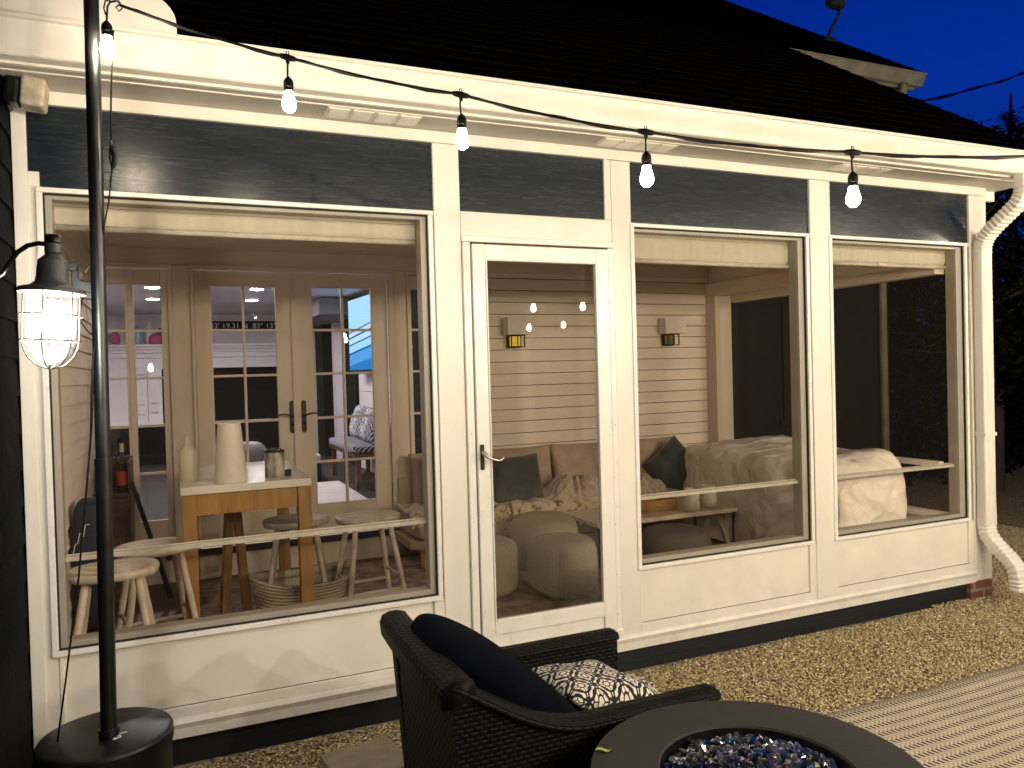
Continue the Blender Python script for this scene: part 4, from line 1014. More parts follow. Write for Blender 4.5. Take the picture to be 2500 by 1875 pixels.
# cushions
bm = B(); super_e(bm, (-.19, -1.305, .215), (.375, .275, .06), .35, .3, nu=64, nv=24, disp=.008, dsc=5); o = obj('seat_cushion', bm, M['seatnavy'], None, smooth=True); tag(o, 'thick navy seat cushion lying in the wicker armchair', 'cushion')
bm = B(); mt = Matrix.Translation((-.415, -1.31, .50)) @ Matrix.Rotation(math.radians(40), 4, 'Y')
super_e(bm, (0, 0, 0), (.36, .275, .10), .8, .62, nu=64, nv=32, disp=.01, dsc=4); bm.transform(mt)
o = obj('back_cushion', bm, M['seatnavy'], None, smooth=True); tag(o, 'rounded navy back cushion leaning against the wicker chair back', 'cushion')
bm = B(); mt = Matrix.Translation((.015, -1.12, .345)) @ Matrix.Rotation(math.radians(8), 4, 'Z') @ Matrix.Rotation(math.radians(14), 4, 'Y') @ Matrix.Rotation(math.radians(-6), 4, 'X')
pillow(bm, .46, .44, .17, mt, seed=2); o = obj('patterned_pillow', bm, M['rings'], None, smooth=True); tag(o, 'cream throw pillow printed with interlocking black rings in the wicker chair', 'pillow')

# ================================================================== INSIDE THE PORCH
bm = B(); n = 40; gr = []
for j in range(n+1):
    gr.append([bm.verts.new((-1.35+4.6*i/n, .35+1.95*j/n, FL+.004+.003*noise.noise(Vector((i*.5, j*.5, 0))))) for i in range(n+1)])
for j in range(n):
    for i in range(n): bm.faces.new((gr[j][i], gr[j][i+1], gr[j+1][i+1], gr[j+1][i]))
o = obj('porch_rug', bm, M['irug'], None, smooth=True); tag(o, 'faded rust and beige patterned rug on the porch floor', 'rug'); o.modifiers.new('s', 'SOLIDIFY').thickness = .004

# high table
tb = thing('bar_table', 'tall narrow table with white top and honey wood legs', 'table', (-1.05, 1.2, FL))
bx('tabletop', M['tabletop'], tb, (-1.392, -.722, .668, 1.75, .958, 1.0), bevel=.004)
bx('apron', M['wood'], tb, (-1.315, -.80, .685, .712, .845, .957), (-1.315, -.80, 1.71, 1.735, .845, .957), (-1.375, -1.35, .75, 1.67, .845, .957), (-.765, -.74, .75, 1.67, .845, .957), bevel=.002)
for x in (-1.385, -.795):
    for y in (.675, 1.672): bx('leg', M['wood'], tb, (x, x+.07, y, y+.07, FL+.01, .957), bevel=.003)
bm = B(); lathe(bm, [(.048, 0), (.052, .006), (.052, .145), (.046, .168), (.028, .185), (.018, .20), (.016, .222), (.018, .244), (.020, .250), (.015, .252), (.013, .23)], (-1.346, .985, 1.0), 32)
o = obj('ceramic_bottle', bm, M['ceramic'], None, smooth='auto', ang=40); tag(o, 'white ceramic bottle vase on the left of the white table', 'vase')
bm = B(); lathe(bm, [(.086, 0), (.088, .004), (.060, .318), (.056, .318), (.080, .02)], (-1.135, .80, 1.0), 40)
o = obj('tapered_vase', bm, M['ceramic'], None, smooth='auto', ang=40); tag(o, 'tall white tapered cone vase in the middle of the table', 'vase')
cn = thing('candle_tin', 'speckled black and white birch print candle tin on the table', 'candle', (-.897, .85, 1.0))
bm = B(); lathe(bm, [(.052, 0), (.054, .004), (.054, .145), (.050, .145)], (-.897, .85, 1.0), 40); obj('tin', bm, M['tin'], cn, smooth='auto')
bm = B(); lathe(bm, [(.056, .140), (.056, .152), (.052, .156), (.046, .156), (.044, .15)], (-.897, .85, 1.0), 40); obj('rim', bm, M['bronze'], cn, smooth='auto')
bm = B(); lathe(bm, [(.024, 0), (.025, .03), (.02, .036), (.012, .038)], (-.83, .86, 1.0), 20); o = obj('small_jar', bm, M['bronze'], None, smooth='auto'); tag(o, 'tiny dark jar standing right of the birch candle tin', 'jar')

# stools
def make_stool(loc, label, rz_=0):
    t = thing('bar_stool', label, 'stool', loc, 'whitewashed bar stools around the tall table')
    lx, ly, lz = loc
    bm = B(); n = 44; R = .192
    uvs = []
    top = [bm.verts.new((lx, ly, lz+.598))]; rg_ = []
    for k, rr in enumerate((.05, .10, .145, .175, .188, R, .186, .15)):
        ring = []
        for i in range(n):
            a = 2*PI*i/n; c, s_ = math.cos(a), math.sin(a)
            x = rr*1.02*spow(c, .86); y = rr*.86*spow(s_, .86)
            dip = -.014*math.exp(-((rr-.08)/.06)**2)*(1+.6*math.cos(2*a))
            z = (.6+dip, .6+dip, .604+dip*.5, .611, .608, .596, .575, .566)[k]
            ring.append(bm.verts.new((lx+x, ly+y, lz+z)))
        rg_.append(ring)
    for i in range(n): bm.faces.new((top[0], rg_[0][i], rg_[0][(i+1) % n]))
    for q in range(len(rg_)-1):
        for i in range(n): bm.faces.new((rg_[q][i], rg_[q][(i+1) % n], rg_[q+1][(i+1) % n], rg_[q+1][i])[::-1])
    bm.faces.new(rg_[-1])
    obj('seat', bm, M['stool'], t, smooth=True)
    cs = [(sx, sy) for sx in (-1, 1) for sy in (-1, 1)]
    def leg_at(sx, sy, z): q = 1-z/.57; return Vector((lx+sx*(.105+.085*q), ly+sy*(.085+.08*q), lz+z))
    for sx, sy in cs:
        bm = B(); tube(bm, [leg_at(sx, sy, z) for z in (0, .15, .35, .5, .575)], [.013, .016, .018, .017, .015], 12); obj('leg', bm, M['stool'], t, smooth=True)
    for (a, b, z) in (((-1, -1), (1, -1), .17), ((-1, 1), (1, 1), .17), ((-1, -1), (-1, 1), .24), ((1, -1), (1, 1), .24)):
        bm = B(); tube(bm, [leg_at(*a, z), leg_at(*a, z).lerp(leg_at(*b, z), .5), leg_at(*b, z)], [.009, .011, .009], 10); obj('stretcher', bm, M['stool'], t, smooth=True)
    return t
st = make_stool((-1.685, .30, FL), 'bar stool nearest the left end of the big window, in front of the pole base')
dup(st, (-1.52, .74, FL), 'bar stool half hidden behind the left front stool and table leg', .2)
dup(st, (-.755, 1.10, FL), 'bar stool behind the right front leg of the table', -.15)
dup(st, (-.345, .98, FL), 'bar stool standing clear at the right of the table', .1)
# rope basket
bm = B(); n = 64; rows = []; m_ = 26
uvl = bm.loops.layers.uv.verify(); BX, BY = -.735, 1.02
def bask(i, q, inner=0):
    a = 2*PI*i/n; c, s_ = math.cos(a), math.sin(a)
    rx = (.255+.055*q-inner); ry = (.185+.035*q-inner)
    z = q*.27 + q*(.030*abs(c)**3) + q*.012*math.sin(a*2+1)
    x = rx*spow(c, .8)+.012*q*noise.noise(Vector((c*2, s_*2, q*2))); y = ry*spow(s_, .8)
    return Vector((BX+x, BY+y, FL+.012+z))
for j in range(m_+1):
    rows.append([bm.verts.new(bask(i, j/m_)) for i in range(n)])
for j in range(m_, -1, -3):
    rows.append([bm.verts.new(bask(i, j/m_, .014)) for i in range(n)])
for q in range(len(rows)-1):
    for i in range(n):
        f = bm.faces.new((rows[q][i], rows[q][(i+1) % n], rows[q+1][(i+1) % n], rows[q+1][i]))
        vq = q/m_*.3 if q < m_ else (2-q/m_)*.3; vq2 = vq+.3/m_
        for lp, (uu, vv) in zip(f.loops, ((i, vq), (i+1, vq), (i+1, vq2), (i, vq2))): lp[uvl].uv = (uu/n*2, vv)
bm.faces.new(rows[0][::-1])
bk = obj('rope_basket', bm, M['rope'], None, smooth=True); tag(bk, 'wide woven cream rope basket on the floor under the table', 'basket')
# small A-frame stand under the table
tr = thing('wooden_stand', 'small wooden A-frame stand in the shadow under the tall table', 'stand', (-1.095, 1.4, FL))
for y in (1.30, 1.58):
    for s_ in (-1, 1):
        bm = B(); prism(bm, [(-1.095+s_*.018-.02, .80), (-1.095+s_*.018+.02, .80), (-1.095+s_*.066+.024, FL+.01), (-1.095+s_*.066-.024, FL+.01)], 'y', y-.016, y+.016); obj('leg', bm, M['wood'], tr, bevel=.002)
bx('crossbar', M['wood'], tr, (-1.14, -1.05, 1.27, 1.61, .801, .835), bevel=.003)
bx('stretcher', M['wood'], tr, (-1.07, -1.04, 1.317, 1.563, .40, .43), bevel=.003)

# corner cabinet with bottles
cb_ = thing('corner_cabinet', 'dark brown corner cabinet with a raised back and panel door', 'cabinet', (-1.8, 2.2, FL))
bx('body', M['dkwood'], cb_, (-1.905, -1.70, 2.02, 2.38, FL, .80), bevel=.004)
bx('top', M['dkwood'], cb_, (-1.908, -1.69, 2.0, 2.385, .801, .826), bevel=.004)
bx('back_panel', M['dkwood'], cb_, (-1.905, -1.695, 2.36, 2.384, .827, 1.04), (-1.71, -1.695, 2.0, 2.359, .827, 1.03), bevel=.003)
bx('door', M['dkwood'], cb_, (-1.88, -1.72, 2.006, 2.019, .16, .72), (-1.86, -1.735, 2.0, 2.005, .20, .68), bevel=.003)
bx('drawer', M['dkwood'], cb_, (-1.88, -1.72, 2.006, 2.019, .735, .79), bevel=.003)
def bottle(x, y, h, r, m_, label, neck=.35, capm=None, lab=None):
    t = thing('glass_bottle', label, 'bottle', (x, y, .826), 'bottles on the corner cabinet')
    bm = B(); lathe(bm, [(r*.9, 0), (r, .01), (r, h*(1-neck)*.85), (r*.8, h*(1-neck)), (r*.33, h*(1-neck*.75)), (r*.3, h*.93), (r*.36, h*.95), (r*.34, h)], (x, y, .826), 24); obj('body', bm, m_, t, smooth='auto', ang=50)
    if capm:
        bm = B(); lathe(bm, [(r*.38, h*.86), (r*.38, h*1.04), (r*.3, h*1.05)], (x, y, .826), 16); obj('cap', bm, capm, t, smooth='auto')
    if lab:
        bm = B(); lathe(bm, [(r*1.02, h*.15), (r*1.02, h*.45)], (x, y, .826), 24, cap=False); obj('paper_label', bm, lab, t, smooth=True)
bottle(-1.745, 2.08, .31, .036, M['clearb'], 'clear bottle with a red label and tall neck right of the pole', .45, M['cream'], M['redlabel'])
bottle(-1.80, 2.22, .30, .034, M['clearb'], 'clear bottle mostly hidden behind the black pole', .4, M['bronze'])
bottle(-1.862, 2.10, .26, .045, M['clearb'], 'squat bottle with a thick black stopper left of the pole', .4, M['black'])
bottle(-1.86, 2.28, .30, .035, M['clearb'], 'tall bottle with pale cap at the wall end of the cabinet', .4, M['cream'])
# navy bag
bg = thing('cloth_bag', 'navy cloth bag with a thin white zigzag line by the left wall', 'bag', (-1.83, .92, .3))
bm = B(); super_e(bm, (-1.83, .92, .62), (.082, .15, .34), .45, .5, disp=.02, dsc=4); obj('body', bm, M['bagnavy'], bg, smooth=True)
bm = B(); pts = [(-1.868, .50), (-1.858, .55), (-1.845, .56), (-1.835, .61), (-1.818, .59), (-1.808, .65), (-1.79, .65)]
tube(bm, [(x-.03, .762, z+.19) for x, z in pts], .0022, 5); obj('zigzag_line', bm, M['bagline'], bg)
bx('stand', M['dkwood'], bg, (-1.90, -1.76, .80, 1.04, FL, .275), bevel=.004)
bm = B(); prism(bm, [(-1.695, .90), (-1.672, .91), (-1.455, .12), (-1.485, .11)], 'y', 1.90, 1.93); o = obj('leaning_bar', bm, M['black'], None, bevel=.003); tag(o, 'flat black bar leaning slantwise against the corner cabinet', 'bar')

# sofa along the back wall
sf = thing('sofa', 'long low beige sofa along the shiplap wall', 'sofa', (1.4, 2.1, FL))
bm = B(); prism(bm, [(.17, 1.90), (.27, 1.80), (2.66, 1.80), (2.66, 2.40), (.17, 2.40)], 'z', .245, .31); obj('base', bm, M['sofabase'], sf, bevel=.006)
for x in (.26, 1.4, 2.55):
    for y in (1.86, 2.33): bx('leg', M['wood'], sf, (x-.025, x+.025, y-.025, y+.025, FL+.01, .244), bevel=.003)
for i, (a, b) in enumerate(((.20, .98), (.99, 1.80), (1.81, 2.64))):
    bm = B(); super_e(bm, ((a+b)/2, 2.09, .405), ((b-a)/2, .29, .095), .3, .22, disp=.012, dsc=4); obj('seat_cushion', bm, M['pinksofa'], sf, smooth=True)
bx('back_frame', M['sofabase'], sf, (.22, 2.64, 2.36, 2.40, .311, .72), bevel=.006)
for (a, b) in ((.30, 1.02), (.93, 1.55), (1.56, 2.28), (2.29, 2.86)):
    bm = B(); mt = Matrix.Translation(((a+b)/2, 2.27, .69)) @ Matrix.Rotation(math.radians(80), 4, 'X')
    pillow(bm, b-a+.02, .47, .17, mt, seed=a*3); obj('back_cushion', bm, M['pinksofa'], sf, smooth=True)
def tpillow(name, c, w, h, t, rx, rz_, ry, m_, label, seed):
    bm = B(); mt = Matrix.Translation(c) @ Matrix.Rotation(rz_, 4, 'Z') @ Matrix.Rotation(rx, 4, 'X') @ Matrix.Rotation(ry, 4, 'Z')
    pillow(bm, w, h, t, mt, seed=seed, wr=.02); o = obj(name, bm, m_, None, smooth=True); tag(o, label, 'pillow', None)
tpillow('throw_pillow', (1.09, 2.00, .685), .45, .41, .17, math.radians(72), -.1, .05, M['navyvel'], 'large dark slate velvet pillow behind the door handle side of the glass door', 4)
tpillow('throw_pillow', (2.64, 2.02, .68), .40, .40, .15, math.radians(75), -.35, .7, M['navyvel'], 'dark slate pillow on its corner between the blanket and the covered sofa', 6)
tpillow('throw_pillow', (.55, 2.06, .72), .42, .44, .15, math.radians(76), .1, 0, M['navyvel'], 'dark slate pillow at the left end of the sofa, seen through the big window', 9)
# blanket heaps
def heap(name, c, s, m_, label, cat, seed, amp=.05, n=90):
    bm = B(); g_ = []
    for j in range(n+1):
        r = []
        for i in range(n+1):
            u = -1+2*i/n; v = -1+2*j/n; rr = math.sqrt(u*u+v*v)
            env = max(0, 1-rr**2.2)**.6
            p = Vector((u*2.2+seed, v*1.7, seed))
            wv_ = Vector((noise.noise(p*1.1), noise.noise(p*1.1+Vector((9, 3, 1))), 0))
            q_ = p+wv_*1.6
            rid = math.sin(q_.x*3.4+q_.y*2.2+3*noise.noise(q_*.8))
            rid2 = noise.noise((p+wv_)*3.2+Vector((4, 4, 4)))*1.2
            z = s[2]*env*(.85+.30*noise.noise(p*.9+Vector((2, 2, 2)))) + amp*env**.5*(rid*.45+rid2*.35)
            k = 1+.10*noise.noise(Vector((math.atan2(v, u)*1.5, seed, 0)))
            r.append(bm.verts.new((c[0]+u*s[0]*k, c[1]+v*s[1]*k, c[2]+max(-.0, z) + .002)))
        g_.append(r)
    for j in range(n):
        for i in range(n):
            u = -1+2*(i+.5)/n; v = -1+2*(j+.5)/n
            if u*u+v*v < 1.02: bm.faces.new((g_[j][i], g_[j][i+1], g_[j+1][i+1], g_[j+1][i]))
    for v in [v for v in bm.verts if not v.link_faces]: bm.verts.remove(v)
    o = obj(name, bm, m_, None, smooth=True); tag(o, label, cat); return o
heap('fleece_blanket', (1.60, 1.98, .49), (.33, .24, .21), M['blanket'], 'crumpled grey fleece blanket piled in the middle of the sofa seat', 'blanket', 3.3, .055)
heap('fleece_blanket', (2.20, 1.96, .49), (.26, .22, .16), M['blanket'], 'smaller grey fleece heap on the sofa beside the slate pillow', 'blanket', 8.1, .05)
def drape(name, x0, x1, seed, label, yb=2.28, yf=1.755, drop=.26, ztop=.515):
    bm = B(); nx, ny = 60, 40; g_ = []
    for j in range(ny+1):
        r = []
        for i in range(nx+1):
            x = x0+(x1-x0)*i/nx; q = j/ny
            L = (yb-yf)+drop; s_ = q*L
            if s_ < (yb-yf): y = yb-s_; z = ztop
            else: y = yf; z = ztop-(s_-(yb-yf))*(.8+.35*noise.noise(Vector((x*5, seed, 0))))
            rr = min(1, abs(s_-(yb-yf))/.05); 
            if rr < 1: z -= .012*(1-rr); y += .01*(1-rr)
            d = .022*noise.fractal(Vector((x*9, s_*9, seed)), 1, 2, 3)
            if s_ < (yb-yf): z += d+.01
            else: y -= abs(d)+.01*math.sin(x*30+seed)
            r.append(bm.verts.new((x+.01*noise.noise(Vector((s_*8, i*.2, seed))), y, z)))
        g_.append(r)
    for j in range(ny):
        for i in range(nx): bm.faces.new((g_[j][i], g_[j][i+1], g_[j+1][i+1], g_[j+1][i]))
    o = obj(name, bm, M['fur'], None, smooth=True); tag(o, label, 'throw'); o.modifiers.new('s', 'SOLIDIFY').thickness = .012
drape('fur_throw', .78, 2.0, 2.2, 'shaggy brown and cream faux fur throw over the sofa front edge behind the glass door')
drape('fur_throw', .16, .56, 5.2, 'shaggy cream throw bunched at the left end of the sofa near the bar stools', yf=1.80, drop=.12, ztop=.52)

# poufs
def pouf(c, r, h, label, m_=None):
    bm = B(); n = 22; prof = []
    for k in range(n+1):
        a = -PI/2+PI*k/n; prof.append((max(.002, r*abs(math.cos(a))**.40), h/2+h/2*spow(math.sin(a), .52)))
    lathe(bm, prof, (c[0], c[1], FL+.006), 56, cap=False)
    for v in bm.verts:
        p = v.co; d = noise.fractal(p*4, 1, 2, 2)*.012; v.co += Vector(((p.x-c[0]), (p.y-c[1]), 0)).normalized()*d if (p.x-c[0])**2+(p.y-c[1])**2 > .001 else Vector((0, 0, 0))
    o = obj('knitted_pouf', bm, m_ or M['knit'], None, smooth=True); tag(o, label, 'pouf', 'round knitted poufs on the porch rug')
pouf((.885, .80), .236, .37, 'round knitted grey pouf in the middle of the glass door, nearest of the poufs')
pouf((.405, 1.03), .25, .365, 'grey knitted pouf cut off by the left stile of the glass door')
pouf((1.06, 1.43), .255, .40, 'grey knitted pouf peeking out behind the two front ones')
pouf((1.78, .82), .26, .33, 'dark knitted pouf tucked under the coffee table behind the middle screen', M['knitdark'])

# coffee table
ct = thing('coffee_table', 'low grey washed coffee table with thin metal legs', 'table', (2.0, 1.4, FL))
bx('tabletop', M['greytop'], ct, (1.345, 2.62, 1.13, 1.70, .418, .45), bevel=.004)
for x in (1.37, 2.575):
    for y in (1.155, 1.655): bx('leg', M['bronze'], ct, (x, x+.02, y, y+.02, FL+.01, .4175))
tr_ = thing('wooden_tray', 'small amber wooden box tray on the coffee table', 'tray', (1.97, 1.42, .45))
bx('tray_box', M['tray'], tr_, (1.80, 2.14, 1.285, 1.30, .451, .54), (1.80, 2.14, 1.545, 1.56, .451, .54), (1.80, 1.815, 1.3005, 1.5445, .451, .54), (2.125, 2.14, 1.3005, 1.5445, .451, .54), (1.8155, 2.1245, 1.3005, 1.5445, .451, .461), bevel=.002)
def fluted(x, y, label):
    bm = B(); n = 48; rows = []
    for r, z in ((.040, 0), (.058, .012), (.062, .05), (.057, .11), (.050, .150), (.046, .152), (.048, .11), (.052, .05)):
        rows.append([bm.verts.new((x+(r+(.0025*abs(math.cos(k*PI*6/n*1.0)) if z < .152 else 0))*math.cos(2*PI*k/n), y+(r+.0025*abs(math.cos(k*PI*6/n)))*math.sin(2*PI*k/n), .451+z*1.15)) for k in range(n)])
    for q in range(len(rows)-1):
        for k in range(n): bm.faces.new((rows[q][k], rows[q][(k+1) % n], rows[q+1][(k+1) % n], rows[q+1][k]))
    bm.faces.new(rows[0][::-1])
    o = obj('fluted_vase', bm, M['ceramic'], None, smooth=True); tag(o, label, 'vase', 'white fluted vases on the coffee table')
fluted(2.20, 1.19, 'white fluted candle vase nearer the amber tray'); fluted(2.42, 1.26, 'white fluted candle vase farther right beside the covered sofa')

# covered sofa on the right
def covered():
    bm = B(); nu, nv = 120, 46; g_ = []
    cx, cy = 3.03, 1.15; hx, hy = .40, .97
    for j in range(nv+1):
        q = j/nv; r = []
        for i in range(nu):
            th = 2*PI*i/nu; c, s_ = spow(math.cos(th), .42), spow(math.sin(th), .42)
            # q 0..0.55: down the skirt (bottom to rim), then top to centre
            if q < .6:
                t_ = q/.6; R = 1.0+.05*(1-t_)**2 - .06*t_**6; zz = .02+.98*t_
            else:
                t_ = (q-.6)/.4; R = (1-t_)*.94; zz = 1.0
            x = cx+hx*R*c; y = cy+hy*R*s_
            back = (x-(cx-hx))/(2*hx)
            H_ = .85+.055*back - .10*max(0, (.45-y))*1.2 + .03*math.sin(y*5.2+.6)*back
            edge = (1-R)*2 if q >= .6 else 0
            z = FL+.03+(H_-FL-.03)*(zz if q < .6 else 1) - (.05*(1-min(1, edge*2.5))**2 if q >= .6 else .05*t_**8)
            p = Vector((x*2.6, y*2.6, z*2.2))
            w = 1-abs(noise.noise(p*1.1+Vector((3, 1, 2))))*2.2
            w2 = 1-abs(noise.noise(p*2.6))*2.2
            d = .034*w+.010*w2+.02*math.sin(th*9+noise.noise(p)*4)*(1-zz if q < .6 else 0)
            nx_, ny_ = (c, s_) if q < .6 else (0, 0)
            x += nx_*d*.8; y += ny_*d*.8; z += (d*.7 if q >= .6 else d*.15)
            r.append(bm.verts.new((x, y, max(z, FL+.02))))
        g_.append(r)
    for j in range(nv):
        for i in range(nu): bm.faces.new((g_[j][i], g_[j][(i+1) % nu], g_[j+1][(i+1) % nu], g_[j+1][i]))
    bm.faces.new(g_[-1])
    return bm
o = obj('covered_sofa', covered(), M['cover'], None, smooth=True); tag(o, 'sofa hidden under a wrinkled beige fabric cover at the screened side', 'covered sofa')
# wall sconces
def sconce(x, gm, label):
    t = thing('wall_sconce', label, 'wall lamp', (x+.13, D-.06, 1.8), 'box wall lamps on the shiplap wall')
    bx('shade', M['sconce'], t, (x, x+.235, D-.135, D-.012, 1.875, 2.022), bevel=.003)
    bx('holder', M['dark'], t, (x+.035, x+.165, D-.115, D-.105, 1.765, 1.773), (x+.035, x+.165, D-.115, D-.105, 1.862, 1.874), (x+.035, x+.043, D-.115, D-.105, 1.7735, 1.8615), (x+.157, x+.165, D-.115, D-.105, 1.7735, 1.8615), (x+.035, x+.165, D-.03, D-.022, 1.765, 1.874), (x+.095, x+.10, D-.1145, D-.1055, 1.7735, 1.8615))
    bx('glass_block', gm, t, (x+.05, x+.13, D-.095, D-.04, 1.778, 1.860), bevel=.004)
sconce(1.185, M['amber'], 'box wall lamp with bright amber glass behind the storm door'); sconce(2.775, M['ambergl'], 'box wall lamp with dim amber glass seen through the middle screen')

# ================================================================== LIVING ROOM THINGS
kc = thing('kitchen_cabinet', 'white crown moulded cabinets on the far wall of the living room', 'cabinet', (-.9, 9.5, .3))
bx('crown', M['ltoak'], kc, (-2.59, .20, 9.30, 9.699, 2.09, 2.13), (-2.59, .18, 9.34, 9.699, 2.05, 2.0895), (-2.59, .16, 9.38, 9.699, 2.0, 2.0495), (-2.59, .16, 9.41, 9.699, 1.955, 1.9995), (-2.59, .15, 9.39, 9.699, 1.92, 1.9545), bevel=.006)
bx('body', M['ltoak'], kc, (-2.59, .14, 9.42, 9.699, 1.752, 1.9195), (-2.59, -1.62, 9.42, 9.699, .90, 1.7515))
bm = B()
for (a, b, c, d) in ((-1.98, -1.82, 1.66, 1.67), (-1.82, -1.66, 1.60, 1.61)): box(bm, a, b, 9.412, 9.42, c, d)
box(bm, -1.825, -1.818, 9.411, 9.4195, .92, 1.70)
for z in (1.05, 1.2): box(bm, -1.98, -1.87, 9.412, 9.42, z, z+.008); box(bm, -1.78, -1.67, 9.412, 9.42, z+.02, z+.028)
obj('door_line', bm, M['livgrey'], kc)
bx('dark_backsplash', M['livdark'], kc, (-1.6195, .33, 9.55, 9.699, .62, 1.7515), (-2.59, .33, 9.2, 9.549, .3005, .88))
bx('counter', M['ltoak'], kc, (-2.59, .0, 9.18, 9.5495, .881, .90), bevel=.003)
sg_ = thing('coordinate_sign', 'long black sign with white map coordinates on the far living room wall', 'sign', (-.45, 9.69, 2.38))
bx('board', M['livdark'], sg_, (-1.15, .42, 9.672, 9.699, 2.372, 2.512), bevel=.003)
cu = bpy.data.curves.new('txt', 'FONT'); cu.body = "37\u00b0 33' 19.31 N  83\u00b0 13' 34"; cu.size = .118; cu.extrude = .001; cu.align_x = 'CENTER'; cu.space_character = 1.02
to = bpy.data.objects.new('txt', cu); col.objects.link(to); dg = bpy.context.evaluated_depsgraph_get(); me = bpy.data.meshes.new_from_object(to.evaluated_get(dg)); bpy.data.objects.remove(to)
xs = [v.co.x for v in me.vertices]; wd = max(xs)-min(xs)
me.transform(Matrix.Translation((-.41, 9.670, 2.395)) @ Matrix.Rotation(PI/2, 4, 'X') @ Matrix.Diagonal((1.36/wd, 1, 1, 1)))
lt = bpy.data.objects.new('lettering', me); col.objects.link(lt); me.materials.append(M['signwhite']); lt.parent = sg_; me.transform(Matrix.Translation(-WP[sg_.name]))
# things on top of the cabinets
def deco(name, x, z0, h, r, m_, label, cat):
    bm = B(); lathe(bm, [(r*.7, 0), (r, h*.2), (r, h*.7), (r*.6, h*.9), (r*.5, h)], (x, 9.5, z0), 20); o = obj(name, bm, m_, None, smooth=True); tag(o, label, cat)
deco('teal_vase', -1.94, 2.131, .30, .055, M['teal'], 'pale blue vase on the white cabinet top in the far room', 'vase')
deco('pink_pot', -1.70, 2.131, .17, .10, M['pink'], 'pink pot on the white cabinet top right of the blue vase', 'pot')
deco('pink_pot', -2.25, 2.131, .20, .07, M['pink'], 'pink pot on the white cabinet top left of the blue vase', 'pot')
deco('white_jug', -1.78, 2.131, .36, .05, M['ltoak'], 'tall white jug behind the pots on the cabinet top', 'jug')
deco('potted_plant', -1.62, 2.131, .26, .045, M['green'], 'small green plant at the right end of the pots on the cabinet', 'plant')
# television on the right wall
tv = thing('television', 'wall mounted television showing a bright blue picture', 'television', (.8, 6.0, 1.65))
bm = B(); A_ = [Vector((.70, 6.50, 0)), Vector((.80, 5.30, 0))]
d_ = (A_[1]-A_[0]).normalized(); nn = Vector((-d_.y, d_.x, 0))*-1
def quadbox(bm, a, b, z0, z1, off0, off1):
    P_ = [a+nn*off0, b+nn*off0, b+nn*off1, a+nn*off1]
    v = [bm.verts.new((p.x, p.y, z)) for z in (z0, z1) for p in P_]
    for f in ((0, 3, 2, 1), (4, 5, 6, 7), (0, 1, 5, 4), (1, 2, 6, 5), (2, 3, 7, 6), (3, 0, 4, 7)): bm.faces.new([v[i] for i in f])
nn = Vector((d_.y, -d_.x, 0)); nn = nn if nn.x < 0 else -nn
quadbox(bm, A_[0], A_[1], 1.60, 2.56, -.03, -.0); obj('casing', bm, M['black'], tv)
bm = B(); uvl = bm.loops.layers.uv.verify(); a = A_[0]+d_*.015+nn*.003; b = A_[1]-d_*.015+nn*.003
f = bm.faces.new([bm.verts.new((a.x, a.y, 1.635)), bm.verts.new((b.x, b.y, 1.635)), bm.verts.new((b.x, b.y, 2.545)), bm.verts.new((a.x, a.y, 2.545))])
for lp, q in zip(f.loops, ((0, 0), (1, 0), (1, 1), (0, 1))): lp[uvl].uv = q
me = bpy.data.meshes.new('screen'); bm.to_mesh(me); bm.free(); o = bpy.data.objects.new('screen', me); col.objects.link(o); me.materials.append(M['tv']); o.parent = tv; me.transform(Matrix.Translation(-WP[tv.name]))
bx('wall_mount', M['black'], tv, (.79, .895, 5.8, 6.0, 2.0, 2.15))
# bench with chevron cloth
bn = thing('window_bench', 'bench with a zigzag patterned cloth seat in the living room', 'bench', (.62, 5.5, .3))
bx('seat', M['dkwood'], bn, (.36, .88, 4.75, 6.3, .66, .70), bevel=.004)
for x in (.39, .82):
    for y in (4.8, 5.5, 6.22): bx('leg', M['dkwood'], bn, (x, x+.05, y, y+.05, .3, .659))
bm = B(); super_e(bm, (.61, 5.52, .745), (.27, .78, .045), .3, .2, nu=60, nv=20)
uvl = bm.loops.layers.uv.verify()
for f in bm.faces:
    for lp in f.loops: lp[uvl].uv = (lp.vert.co.y, lp.vert.co.x-lp.vert.co.z*1.0)
obj('seat_pad', bm, M['chevron'], bn, smooth=True)
for i, (y, m_, lb) in enumerate(((6.12, 'trellis', 'black trellis print pillow at the far end of the bench'), (5.72, 'chevron', 'zigzag print pillow in the middle of the bench'), (5.32, 'trellis', 'black trellis print pillow third along the bench'), (4.98, 'chevron', 'zigzag print pillow at the near end of the bench'))):
    bm = B(); mt = Matrix.Translation((.70-.02*i, y, .985)) @ Matrix.Rotation(math.radians(-74), 4, 'Y') @ Matrix.Rotation(PI/2, 4, 'Z')
    pillow(bm, .42, .42, .14, mt, n=16, seed=i); o = obj('bench_pillow', bm, M[m_], None, smooth=True); tag(o, lb, 'pillow', None)
bm = B(); box(bm, -.52, .34, 3.2, 5.6, .301, .312); o = obj('living_rug', bm, M['rugwhite'], None); tag(o, 'pale rug on the dark living room floor', 'rug')
lo = thing('ottoman', 'low dark ottoman with a pale top behind the French door', 'ottoman', (-.1, 5.9, .3))
bx('base', M['livdark'], lo, (-.6, .16, 5.7, 6.3, .301, .56), bevel=.01); bx('cushion', M['rugwhite'], lo, (-.6, .16, 5.7, 6.3, .561, .63), bevel=.02)
hc = thing('armchair', 'pale round backed armchair low behind the left French door', 'armchair', (-.85, 4.2, .3))
bm = B(); super_e(bm, (-.80, 4.3, .78), (.20, .20, .16), .6, .5); obj('back', bm, M['livgrey'], hc, smooth=True); bx('base', M['livdark'], hc, (-1.1, -.5, 4.1, 4.7, .301, .66), bevel=.02)
